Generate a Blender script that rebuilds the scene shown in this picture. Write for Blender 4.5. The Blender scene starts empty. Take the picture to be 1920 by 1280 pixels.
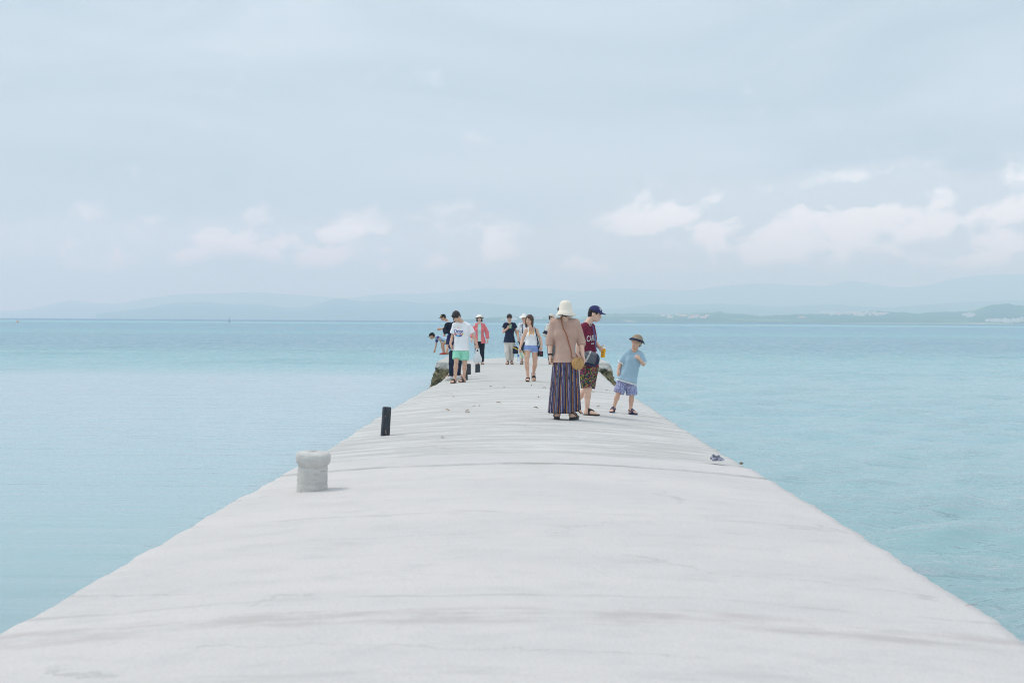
import bpy, math, random
import numpy as np
from mathutils import Vector, Matrix, Euler

random.seed(4); RNG = np.random.default_rng(4)
SC = bpy.context.scene
COL = SC.collection

# ------------------------------------------------------------------ camera
F_PX, CX, CY = 2666.67, 960.0, 640.0          # pixels of the 1920 x 1280 photograph
CAM_Z = 1.40                                  # above the crown of the deck
PITCH, ROLL = math.radians(0.845), math.radians(0.34)
cam_d = bpy.data.cameras.new('camera'); cam = bpy.data.objects.new('camera', cam_d); COL.objects.link(cam)
cam_d.sensor_width = 36.0; cam_d.lens = 50.0
cam_d.clip_start = 0.1; cam_d.clip_end = 60000
CAM_M = Matrix.Rotation(math.pi / 2 - PITCH, 3, 'X') @ Matrix.Rotation(ROLL, 3, 'Z')
cam.rotation_euler = CAM_M.to_euler(); cam.location = (0, 0, CAM_Z)
cam_d.dof.use_dof = True; cam_d.dof.focus_distance = 21.5; cam_d.dof.aperture_fstop = 3.5
SC.camera = cam

# ------------------------------------------------------------------ sky, sun, exposure
SUN_EL, SUN_AZ = math.radians(58), math.radians(-70)      # azimuth from +Y towards +X; sun up on the left
world = bpy.data.worlds.new('World'); SC.world = world; world.use_nodes = True


class NT:
    """small helper for node trees"""
    def __init__(self, tree):
        self.t = tree; self.n = tree.nodes; self.l = tree.links

    def new(self, kind, **kw):
        nd = self.n.new(kind)
        for k, v in kw.items():
            if k.startswith('in_'):
                key = k[3:]
                sock = nd.inputs[int(key)] if key.isdigit() else nd.inputs[key.replace('_', ' ')]
                self.put(sock, v)
            else:
                setattr(nd, k, v)
        return nd

    def put(self, sock, v):
        if hasattr(v, 'is_linked') or isinstance(v, bpy.types.NodeSocket):
            self.l.new(v, sock)
        else:
            if isinstance(v, (tuple, list)) and len(v) == 3 and sock.type == 'RGBA':
                v = (*v, 1)
            sock.default_value = v

    def math(self, op, a, b=0.0, c=0.0, clamp=False):
        nd = self.n.new('ShaderNodeMath'); nd.operation = op; nd.use_clamp = clamp
        self.put(nd.inputs[0], a); self.put(nd.inputs[1], b); self.put(nd.inputs[2], c)
        return nd.outputs[0]

    def mix(self, fac, a, b, blend='MIX'):
        nd = self.n.new('ShaderNodeMix'); nd.data_type = 'RGBA'; nd.blend_type = blend
        self.put(nd.inputs[0], fac); self.put(nd.inputs[6], a); self.put(nd.inputs[7], b)
        return nd.outputs[2]

    def ramp(self, fac, stops, interp='LINEAR'):
        nd = self.n.new('ShaderNodeValToRGB'); r = nd.color_ramp; r.interpolation = interp
        while len(r.elements) < len(stops): r.elements.new(0.5)
        for e, (p, c) in zip(r.elements, stops):
            e.position = p
            e.color = (c, c, c, 1) if isinstance(c, (int, float)) else (*c, 1)
        self.put(nd.inputs[0], fac)
        return nd.outputs[0]

    def noise(self, vec, scale, detail=4, rough=0.55, dist=0.0, color=False, dims='3D'):
        nd = self.n.new('ShaderNodeTexNoise'); nd.noise_dimensions = dims
        if vec is not None: self.l.new(vec, nd.inputs['Vector'])
        nd.inputs['Scale'].default_value = scale; nd.inputs['Detail'].default_value = detail
        nd.inputs['Roughness'].default_value = rough; nd.inputs['Distortion'].default_value = dist
        return nd.outputs[1 if color else 0]

    def smooth(self, x, lo, hi):
        nd = self.n.new('ShaderNodeMapRange'); nd.interpolation_type = 'SMOOTHSTEP'
        self.put(nd.inputs[0], x); self.put(nd.inputs[1], lo); self.put(nd.inputs[2], hi)
        nd.inputs[3].default_value = 0; nd.inputs[4].default_value = 1
        return nd.outputs[0]

    def vscale(self, vec, s, off=(0, 0, 0)):
        nd = self.n.new('ShaderNodeMapping'); self.l.new(vec, nd.inputs[0])
        nd.inputs['Scale'].default_value = s; nd.inputs['Location'].default_value = off
        return nd.outputs[0]


def build_world():
    w = NT(world.node_tree); w.n.clear()
    out = w.new('ShaderNodeOutputWorld'); bg = w.new('ShaderNodeBackground')
    w.l.new(bg.outputs[0], out.inputs[0])
    sky = w.new('ShaderNodeTexSky'); sky.sky_type = 'NISHITA'; sky.sun_disc = False
    sky.sun_elevation = SUN_EL; sky.sun_rotation = SUN_AZ
    sky.air_density = 1.0; sky.dust_density = 1.6; sky.ozone_density = 1.2
    tc = w.new('ShaderNodeTexCoord'); d = tc.outputs['Generated']
    sep = w.new('ShaderNodeSeparateXYZ'); w.l.new(d, sep.inputs[0])
    x, y, z = sep.outputs
    az = w.math('ARCTAN2', x, y)                       # radians, 0 straight ahead, + to the right
    el = w.math('ARCSINE', z)
    # thin high veil that covers the whole sky, with long soft streaks
    veil_n = w.noise(w.vscale(d, (2.0, 2.0, 9.0)), 1.6, 3, 0.55, 0.6)
    veil_f = w.math('ADD', 0.72, w.math('MULTIPLY', w.math('SUBTRACT', veil_n, 0.5), 0.85), clamp=True)
    # like any thin overcast, the veil is brighter overhead than at the horizon
    zen = w.math('MULTIPLY_ADD', w.math('MAXIMUM', z, 0.0), 0.85, 1.0)
    vcol = w.new('ShaderNodeVectorMath', operation='SCALE'); vcol.inputs[0].default_value = VEIL; w.l.new(zen, vcol.inputs['Scale'])
    base = w.mix(veil_f, w.mix(1.0, sky.outputs[0], (0.085, 0.085, 0.085), 'MULTIPLY'), vcol.outputs[0])
    # cumulus banks low over the sea, all the way round
    cv = w.new('ShaderNodeCombineXYZ'); w.l.new(az, cv.inputs[0]); w.l.new(el, cv.inputs[1])
    warp = w.noise(cv.outputs[0], 26, 2, 0.5, color=True, dims='2D')
    wv = w.new('ShaderNodeVectorMath', operation='MULTIPLY_ADD')
    w.l.new(warp, wv.inputs[0]); wv.inputs[1].default_value = (0.018, 0.014, 0); w.l.new(cv.outputs[0], wv.inputs[2])

    def dens(off):
        v = w.vscale(wv.outputs[0], (1, 1.5, 1), off)
        n1 = w.noise(v, 13, 5, 0.56, dims='2D')
        return w.math('ADD', n1, w.math('MULTIPLY_ADD', env, 0.46, -0.31))
    # the tops of the banks: higher towards the right of straight ahead
    bank = w.noise(w.vscale(cv.outputs[0], (1, 0.0, 0), (3.1, 0, 0)), 5.5, 1, 0.5, dims='2D')
    right = w.smooth(az, -0.10, 0.32)
    top = w.math('ADD', w.math('MULTIPLY_ADD', bank, 0.030, 0.060), w.math('MULTIPLY', right, 0.034))
    up = w.math('SUBTRACT', top, el)               # + below the top
    env = w.math('MULTIPLY', w.smooth(up, -0.016, 0.026), w.smooth(el, 0.024, 0.052))
    d0 = dens((0, 0, 0)); d1 = dens((0.008, -0.016, 0))   # second lookup towards the light for shading
    cov = w.smooth(d0, 0.33, 0.66)
    lit = w.smooth(w.math('SUBTRACT', d0, d1), -0.05, 0.09)
    ccol = w.mix(lit, CLOUD_SH, CLOUD_LT)
    soft = w.math('MULTIPLY', w.math('MULTIPLY', env, w.smooth(d0, 0.10, 0.50)), 0.34)      # hazy body of the bank between the puffs
    col = w.mix(soft, base, (1.02, 1.06, 1.10))
    col = w.mix(w.math('MULTIPLY', cov, 0.72), col, ccol)
    w.l.new(col, bg.inputs[0]); bg.inputs[1].default_value = 1.0


VEIL = (0.630, 0.712, 0.785)
CLOUD_SH = (0.70, 0.80, 0.88); CLOUD_LT = (1.32, 1.40, 1.46)
build_world()
sun_d = bpy.data.lights.new('sun', 'SUN'); sun = bpy.data.objects.new('sun', sun_d); COL.objects.link(sun)
sun_d.energy = 1.5; sun_d.angle = math.radians(14); sun_d.color = (1.0, 0.965, 0.91)
sun_dir = Vector((math.sin(SUN_AZ) * math.cos(SUN_EL), math.cos(SUN_AZ) * math.cos(SUN_EL), math.sin(SUN_EL)))
sun.rotation_euler = sun_dir.to_track_quat('Z', 'Y').to_euler()
SC.view_settings.view_transform = 'Standard'; SC.view_settings.look = 'None'
SC.view_settings.exposure = 0.0; SC.view_settings.gamma = 1.0
SC.view_settings.use_curve_mapping = False
SC.render.engine = 'CYCLES'
SC.cycles.use_denoising = True
SC.cycles.filter_width = 1.05
SC.cycles.max_bounces = 5; SC.cycles.diffuse_bounces = 2; SC.cycles.volume_bounces = 3; SC.cycles.transparent_max_bounces = 12
SC.cycles.sample_clamp_indirect = 4.0

WATER_Z = -0.90


def ray(px, py):
    d = CAM_M @ Vector(((px - CX) / F_PX, -(py - CY) / F_PX, -1.0))
    return d


def on_plane(px, py, z=0.0):
    d = ray(px, py); t = (z - CAM_Z) / d.z
    return Vector((d.x * t, d.y * t, z))


def at_dist(px, py, dist):
    d = ray(px, py); t = dist / d.y
    return Vector((d.x * t, dist, CAM_Z + d.z * t))


# ------------------------------------------------------------------ scene helpers
def link(name, mesh, parent=None, mat=None):
    o = bpy.data.objects.new(name, mesh); COL.objects.link(o)
    if parent is not None: o.parent = parent
    if mat is not None:
        if len(mesh.materials) == 0: mesh.materials.append(mat)
        else: mesh.materials[0] = mat
    return o


def empty(name, loc=(0, 0, 0)):
    o = bpy.data.objects.new(name, None); COL.objects.link(o); o.location = loc; o.empty_display_size = 0.2
    return o


def tag(o, label=None, category=None, group=None, kind=None):
    if label: o['label'] = label
    if category: o['category'] = category
    if group: o['group'] = group
    if kind: o['kind'] = kind
    return o


def mesh_np(name, verts, faces, smooth=True):
    """faces: int array (n,4) or (n,3), or a list of tuples"""
    me = bpy.data.meshes.new(name)
    if isinstance(faces, np.ndarray):
        n, k = faces.shape
        me.vertices.add(len(verts)); me.vertices.foreach_set('co', np.ascontiguousarray(verts, dtype=np.float32).ravel())
        me.loops.add(n * k); me.loops.foreach_set('vertex_index', np.ascontiguousarray(faces, dtype=np.int32).ravel())
        me.polygons.add(n); me.polygons.foreach_set('loop_start', np.arange(0, n * k, k, dtype=np.int32))
        me.polygons.foreach_set('loop_total', np.full(n, k, dtype=np.int32))
        me.update(calc_edges=True)
    else:
        me.from_pydata([tuple(map(float, v)) for v in verts], [], [tuple(int(i) for i in f) for f in faces])
    if smooth: me.polygons.foreach_set('use_smooth', np.ones(len(me.polygons), dtype=bool))
    me.update()
    return me


def material(name):
    m = bpy.data.materials.new(name); m.use_nodes = True
    nt = NT(m.node_tree); nt.n.clear()
    out = nt.new('ShaderNodeOutputMaterial'); b = nt.new('ShaderNodeBsdfPrincipled')
    nt.l.new(b.outputs[0], out.inputs[0])
    return m, nt, b, out


def bump(nt, b, h, strength=0.3, dist=0.01):
    bp = nt.new('ShaderNodeBump'); bp.inputs['Strength'].default_value = strength
    bp.inputs['Distance'].default_value = dist
    nt.l.new(h, bp.inputs['Height']); nt.l.new(bp.outputs[0], b.inputs['Normal'])
    return bp


def objcoord(nt):
    return nt.new('ShaderNodeTexCoord').outputs['Object']


def worldpos(nt):
    return nt.new('ShaderNodeNewGeometry').outputs['Position']


def fabric(name, col, var=0.12, scale=60, rough=0.85, bumps=0.45, sheen=0.15):
    m, nt, b, _ = material(name)
    v = objcoord(nt)
    n = nt.noise(v, scale, 3); n2 = nt.noise(v, 7, 3)
    f = nt.math('ADD', nt.math('MULTIPLY', n, 0.5), nt.math('MULTIPLY', n2, 0.5))
    dark = tuple(c * (1 - var) for c in col); light = tuple(min(1, c * (1 + var)) for c in col)
    nt.l.new(nt.mix(nt.smooth(f, 0.3, 0.7), dark, light), b.inputs['Base Color'])
    b.inputs['Roughness'].default_value = rough
    b.inputs['Specular IOR Level'].default_value = 0.15
    wv = nt.noise(v, 240, 1); fold = nt.noise(nt.vscale(v, (9, 9, 3.5)), 1.6, 3, 0.5, 0.8)
    bump(nt, b, nt.math('ADD', nt.math('MULTIPLY', wv, 0.06), fold), bumps, 0.02)
    return m


def plain(name, col, rough=0.5, metal=0.0, var=0.08, scale=30, spec=0.3):
    m, nt, b, _ = material(name)
    n = nt.noise(objcoord(nt), scale, 3)
    nt.l.new(nt.mix(n, tuple(c * (1 - var) for c in col), tuple(min(1, c * (1 + var)) for c in col)), b.inputs['Base Color'])
    b.inputs['Roughness'].default_value = rough; b.inputs['Metallic'].default_value = metal
    b.inputs['Specular IOR Level'].default_value = spec
    return m

# ------------------------------------------------------------------ haze, sea
def vnoise(x, y, s=0.0):
    """cheap smooth value noise from sines, about -1..1"""
    x = np.asarray(x, float); y = np.asarray(y, float)
    return (np.sin(x * 1.0 + 1.7 * np.sin(y * 0.9 + s) + s) + np.sin(y * 1.3 - 1.1 * np.sin(x * 1.1 + 2 * s) + 1.9 * s)
            + 0.6 * np.sin(2.1 * x + 1.9 * y + 3 * s) + 0.5 * np.sin(-2.7 * x + 2.3 * y + 4.1 * s)) / 3.1


def build_sea():
    # one sheet, finer where it is near; real wind waves are modelled out to about 300 m
    ys = np.concatenate([[-3000, -500, -60, -10, 1.0], np.geomspace(4.0, 320, 770), np.geomspace(324, 15200, 90)])
    nf = 380; u = np.linspace(-0.46, 0.46, nf); so = (np.arange(1, 19) / 18.0) ** 3
    w = np.maximum(ys, 5.0)[:, None]
    e = 0.46 * w
    X = np.concatenate([-(e + (10000 - e) * so[::-1][None]), u[None] * w, e + (10000 - e) * so[None]], 1)
    Y = np.repeat(ys[:, None], X.shape[1], 1); Z = np.zeros_like(X)
    r = np.random.default_rng(12); step = np.maximum(w * (0.92 / nf), np.gradient(ys)[:, None])
    near = ((ys > 3.5) & (ys < 700))[:, None]
    for i in range(70):
        lam = math.exp(r.uniform(math.log(0.22), math.log(5.5))); th = r.normal(0.35, 0.55) - math.pi / 2; ph = r.uniform(0, 6.28); kk = 2 * math.pi / lam
        att = np.clip((lam / step - 3.0) / 3.0, 0, 1)
        q = np.sin(kk * (X * math.cos(th) + Y * math.sin(th)) + ph + 0.7 * np.sin(0.23 * X / lam ** .5 + 0.31 * Y / lam ** .5 + i))
        Z += att * lam * 0.0062 * (q + 0.25 * (q * q - 0.5)) * (1.0 if lam < 2.5 else 0.6)
    gust = 0.75 + 0.35 * vnoise(X * 0.11, Y * 0.05, 0.4) + 0.2 * vnoise(X * 0.37, Y * 0.21, 1.4)
    leew = 1 / (1 + np.exp(-(-X - 2.2) * 3)) * 1 / (1 + np.exp(-(70 + 6 * vnoise(X * 0.09, Y * 0.03, 2.0) - Y) / 3.0))
    Z = Z * gust * (1 - 0.97 * leew) * near * (np.abs(X) < 0.6 * np.abs(w))
    nx = X.shape[1]; ny = len(ys)
    V = np.stack([X, Y, Z], -1).reshape(-1, 3)
    jj, ii = np.meshgrid(np.arange(ny - 1), np.arange(nx - 1), indexing='ij'); q0 = (jj * nx + ii).ravel()
    Fc = np.stack([q0, q0 + 1, q0 + nx + 1, q0 + nx], 1)
    m, nt, b, out = material('sea_water')
    p = worldpos(nt)
    sep = nt.new('ShaderNodeSeparateXYZ'); nt.l.new(p, sep.inputs[0]); X, Y, _ = sep.outputs
    # depth zones of the lagoon, told apart by log distance from the beach, edges wandering
    wob = nt.noise(nt.vscale(p, (0.006, 0.012, 0)), 1.0, 5, 0.65)
    yy = nt.math('MAXIMUM', Y, 3.0)
    lg = nt.math('LOGARITHM', yy, 10.0)
    lgw = nt.math('ADD', lg, nt.math('MULTIPLY', nt.math('SUBTRACT', wob, 0.5), 0.26))
    t = nt.math('DIVIDE', lgw, 4.2)
    k = lambda d: math.log10(d) / 4.2
    shallow = (0.28, 0.43, 0.445); pale = (0.315, 0.47, 0.51); grass = (0.20, 0.345, 0.41)
    turq = (0.215, 0.43, 0.45); deep = (0.075, 0.13, 0.25)
    col = nt.ramp(t, [(k(8), (0.235, 0.355, 0.38)), (k(14), shallow), (k(30), pale), (k(55), pale), (k(70), (0.285, 0.465, 0.50)),
                      (k(88), (0.25, 0.44, 0.47)), (k(125), grass), (k(205), grass), (k(250), (0.215, 0.405, 0.44)), (k(290), (0.20, 0.36, 0.43)),
                      (k(700), (0.17, 0.31, 0.39)), (k(860), turq), (k(1150), turq), (k(1500), deep), (k(9000), deep)])
    # scattered weed and coral heads
    pt = nt.noise(nt.vscale(p, (0.05, 0.09, 0)), 1.0, 5, 0.62)
    patch = nt.math('MULTIPLY', nt.smooth(pt, 0.50, 0.72), nt.smooth(Y, 20.0, 110.0))
    col = nt.mix(nt.math('MULTIPLY', patch, 0.45), col, (0.11, 0.25, 0.32))
    pt2 = nt.noise(nt.vscale(p, (0.35, 0.6, 0)), 1.0, 4, 0.6)
    col = nt.mix(nt.math('MULTIPLY', nt.smooth(pt2, 0.5, 0.75), 0.25), col, (0.21, 0.44, 0.43))
    # ripples: sheltered and oily calm on the left inside 60 m, wind ripples elsewhere
    lee = nt.math('MULTIPLY', nt.smooth(X, -1.0, -4.0), nt.smooth(nt.math('ADD', Y, nt.math('MULTIPLY', wob, 16.0)), 78.0, 62.0))
    windy = nt.math('SUBTRACT', 1.0, nt.math('MULTIPLY', lee, 0.975))
    w1 = nt.noise(nt.vscale(p, (1.1, 2.3, 1)), 1.0, 3, 0.6, 0.5)
    w2 = nt.noise(nt.vscale(p, (4.6, 9.0, 1), (3, 1, 0)), 1.0, 2, 0.6, 0.4)
    w3 = nt.noise(nt.vscale(p, (0.28, 0.7, 1), (7, 2, 0)), 1.0, 2, 0.6, 0.3)
    hsum = nt.math('ADD', nt.math('ADD', nt.math('MULTIPLY', w1, 0.16), nt.math('MULTIPLY', w2, 0.06)), nt.math('MULTIPLY', w3, 0.40))
    calm = nt.noise(nt.vscale(p, (0.22, 1.5, 1)), 1.0, 3, 0.55, 0.3)
    h = nt.math('ADD', nt.math('MULTIPLY', hsum, windy), nt.math('MULTIPLY', calm, 0.035))
    bp = nt.new('ShaderNodeBump'); bp.inputs['Strength'].default_value = 0.9; bp.inputs['Distance'].default_value = 1.0; nt.l.new(h, bp.inputs['Height'])
    # wave groups: steeper faces turned to the viewer mirror less sky; far off they are all one sees
    grp = nt.noise(nt.vscale(p, (1.5, 0.17, 0), (2, 5, 0)), 1.0, 4, 0.72)
    grp2 = nt.noise(nt.vscale(p, (0.30, 0.016, 0), (9, 5, 0)), 1.0, 4, 0.72)
    grp3 = nt.noise(nt.vscale(p, (2.6, 5.5, 0), (1, 8, 0)), 1.0, 4, 0.7, 0.6)
    g = nt.math('MULTIPLY', nt.math('ADD', nt.math('MULTIPLY', nt.math('SUBTRACT', grp, 0.5), nt.math('MULTIPLY', nt.smooth(Y, 900.0, 100.0), nt.smooth(Y, 10.0, 60.0))), nt.math('MULTIPLY', nt.math('SUBTRACT', grp2, 0.5), nt.smooth(Y, 120.0, 600.0))), windy)
    g = nt.math('ADD', g, nt.math('MULTIPLY', nt.math('MULTIPLY', nt.math('SUBTRACT', grp3, 0.5), nt.smooth(Y, 60.0, 12.0)), nt.math('MULTIPLY', windy, 1.0)))
    cap = nt.ramp(t, [(k(8), 0.80), (k(40), 0.74), (k(90), 0.60), (k(300), 0.44), (k(1000), 0.34), (k(2500), 0.26)])
    cap = nt.math('ADD', nt.math('MULTIPLY_ADD', lee, 0.10, cap), nt.math('MULTIPLY', g, 2.3), clamp=True)
    fr = nt.new('ShaderNodeFresnel'); fr.inputs['IOR'].default_value = 1.333; nt.l.new(bp.outputs[0], fr.inputs['Normal'])
    df = nt.new('ShaderNodeBsdfDiffuse'); nt.l.new(col, df.inputs['Color'])
    gl = nt.new('ShaderNodeBsdfGlossy'); gl.inputs['Roughness'].default_value = 0.12; gl.inputs['Color'].default_value = (0.97, 0.985, 1, 1)
    nt.l.new(bp.outputs[0], gl.inputs['Normal'])
    mx = nt.new('ShaderNodeMixShader'); nt.l.new(nt.math('MINIMUM', fr.outputs[0], cap), mx.inputs[0])
    nt.l.new(df.outputs[0], mx.inputs[1]); nt.l.new(gl.outputs[0], mx.inputs[2]); nt.l.new(mx.outputs[0], out.inputs[0])
    nt.n.remove(b)
    o = link('sea', mesh_np('sea', V, Fc), None, m); o.location.z = WATER_Z
    tag(o, kind='structure')
    return o


build_sea()


def build_haze():
    x0, x1, y0, y1, z0, z1 = -10600, 10600, -3600, 15900, WATER_Z - 1.5, 440
    V = [(x, y, z) for z in (z0, z1) for y in (y0, y1) for x in (x0, x1)]
    Fc = [(0, 2, 3, 1), (4, 5, 7, 6), (0, 1, 5, 4), (2, 6, 7, 3), (0, 4, 6, 2), (1, 3, 7, 5)]
    m = bpy.data.materials.new('haze_air'); m.use_nodes = True
    nt = NT(m.node_tree); nt.n.clear()
    out = nt.new('ShaderNodeOutputMaterial'); v = nt.new('ShaderNodeVolumePrincipled')
    v.inputs['Color'].default_value = HAZE_COL
    v.inputs['Density'].default_value = HAZE_D
    v.inputs['Absorption Color'].default_value = (1, 1, 1, 1)      # clean sea air: it scatters, it does not absorb
    v.inputs['Anisotropy'].default_value = 0.0
    nt.l.new(v.outputs[0], out.inputs['Volume'])
    m.cycles.volume_sampling = 'DISTANCE'; m.cycles.homogeneous_volume = True
    o = link('haze', mesh_np('haze', V, Fc, False), None, m)
    tag(o, 'pale blue sea haze filling the air', 'haze', kind='stuff')


HAZE_COL = (0.60, 0.86, 1.0, 1); HAZE_D = 2.9e-4
build_haze()


# ------------------------------------------------------------------ far land
def hz(px):
    """horizon row of the photograph at a column"""
    return 600.7 + (px - 960) * math.tan(ROLL)


def ridge(name, pts, dist, depth, rough, mat, n=240, seed=0.0, back=1.2, trees=0.0):
    """a real range of hills: ridge crest at dist, flanks falling depth metres to the front"""
    px = np.linspace(pts[0][0], pts[-1][0], n)
    py = np.interp(px, [p[0] for p in pts], [p[1] for p in pts])
    X = (px - CX) / F_PX * dist
    H = np.array([(hz(a) - b) / F_PX * dist + CAM_Z for a, b in zip(px, py)])
    H = np.convolve(np.pad(H, 2, mode='edge'), np.ones(5) / 5, mode='valid')
    if trees: H = H + trees * (vnoise(X / 23, X / 41, 3.0) + 0.8 * vnoise(X / 9, X / 13, 1.0)) * (H > 8)
    ts = np.concatenate([np.linspace(0, 1, 26), np.linspace(1.05, 1 + back, 10)])
    V = []
    for t in ts:
        Y = dist - depth + depth * t
        prof = (t ** 1.15) if t <= 1 else max(0.0, 1 - (t - 1) / back) ** 1.2
        sp = X * (Y / dist) if t <= 1 else X
        spur = vnoise(X / rough, np.full_like(X, Y / rough), seed) * 0.30 * math.sin(math.pi * min(t, 1)) + \
            vnoise(X / rough * 3.1, np.full_like(X, Y / rough * 3.0), seed + 2) * 0.10 * math.sin(math.pi * min(t, 1))
        Z = H * np.clip(prof + spur * prof * (1.2 if t < 1 else 0.4), 0, None)
        Z = np.maximum(Z, 0) + (WATER_Z - 3 if t in (ts[0], ts[-1]) else 0)
        V.append(np.stack([sp, np.full_like(X, Y), Z], 1))
    V = np.concatenate(V)
    Fc = np.array([(j * n + i, j * n + i + 1, (j + 1) * n + i + 1, (j + 1) * n + i) for j in range(len(ts) - 1) for i in range(n - 1)])
    o = link(name, mesh_np(name, V, Fc), None, mat); tag(o, kind='structure')
    return o, V.reshape(len(ts), n, 3), ts


def land_mat(name, forest, field, sand, low):
    m, nt, b, _ = material(name)
    p = worldpos(nt); sep = nt.new('ShaderNodeSeparateXYZ'); nt.l.new(p, sep.inputs[0])
    n = nt.noise(nt.vscale(p, (0.012, 0.012, 0.03)), 1.0, 6, 0.65)
    big = nt.noise(nt.vscale(p, (0.0016, 0.004, 0), (3.3, 1, 0)), 1.0, 3, 0.5)
    c = nt.mix(n, tuple(v * 0.6 for v in forest), tuple(v * 1.4 for v in forest))
    c = nt.mix(nt.smooth(big, 0.55, 0.64), c, field)
    shore = nt.math('MULTIPLY', nt.smooth(sep.outputs[2], low, low * 0.3), nt.smooth(nt.noise(nt.vscale(p, (0.005, 0, 0)), 1.0, 3), 0.60, 0.68))
    c = nt.mix(shore, c, sand)
    nt.l.new(c, b.inputs['Base Color']); b.inputs['Roughness'].default_value = 0.95
    b.inputs['Specular IOR Level'].default_value = 0.1
    bump(nt, b, n, 1.0, 12.0)
    return m


M_FAR = land_mat('mountain_forest', (0.055, 0.095, 0.05), (0.07, 0.11, 0.06), (0.07, 0.11, 0.06), 1)
M_NEAR = land_mat('island_green', (0.06, 0.12, 0.06), (0.24, 0.32, 0.15), (0.55, 0.52, 0.44), 7)

ridge('far_mountain_range', [(-700, 575), (-350, 570), (-150, 580), (0, 582), (40, 583), (60, 578), (100, 569), (140, 561), (165, 567), (215, 570), (245, 566),
      (265, 560), (300, 556), (350, 550), (400, 551), (480, 547), (540, 552), (600, 556), (660, 560), (690, 553), (730, 550), (770, 552),
      (800, 549), (850, 547), (900, 540), (960, 542), (1020, 540), (1090, 547), (1150, 540), (1240, 543), (1300, 544), (1360, 535),
      (1440, 531), (1500, 535), (1550, 537), (1590, 524), (1640, 533), (1690, 540), (1740, 535), (1790, 521), (1840, 516), (1920, 514),
      (2050, 520), (2300, 540), (2700, 560)], 12200, 2600, 700, M_FAR, 420, 0.3)
ridge('middle_hills', [(180, 588), (240, 581), (280, 577), (310, 569), (350, 566), (390, 566), (430, 571), (480, 569), (540, 577), (570, 577),
      (600, 570), (626, 559), (645, 560), (680, 566), (740, 562), (800, 570), (880, 566), (980, 574), (1090, 580), (1180, 577), (1235, 569),
      (1290, 572), (1340, 569), (1400, 571), (1460, 575), (1560, 570), (1660, 577), (1800, 566), (1950, 562), (2200, 575), (2500, 590)],
      8600, 1900, 420, M_FAR, 320, 1.1)
near_land, NLV, NLT = ridge('island_shore', [(850, 600.5), (900, 597), (940, 594), (985, 591), (1010, 594), (1040, 592), (1080, 596), (1130, 589), (1180, 587), (1210, 588),
      (1250, 590), (1290, 587), (1350, 584), (1380, 588), (1430, 592), (1480, 590), (1540, 587), (1600, 585), (1650, 583), (1690, 585),
      (1720, 587), (1760, 585), (1800, 584), (1830, 583), (1850, 573), (1880, 569), (1920, 572), (1980, 578), (2100, 582), (2400, 590), (2700, 604)],
      4300, 900, 160, M_NEAR, 700, 2.2, 1.0, trees=1.8)


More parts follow.
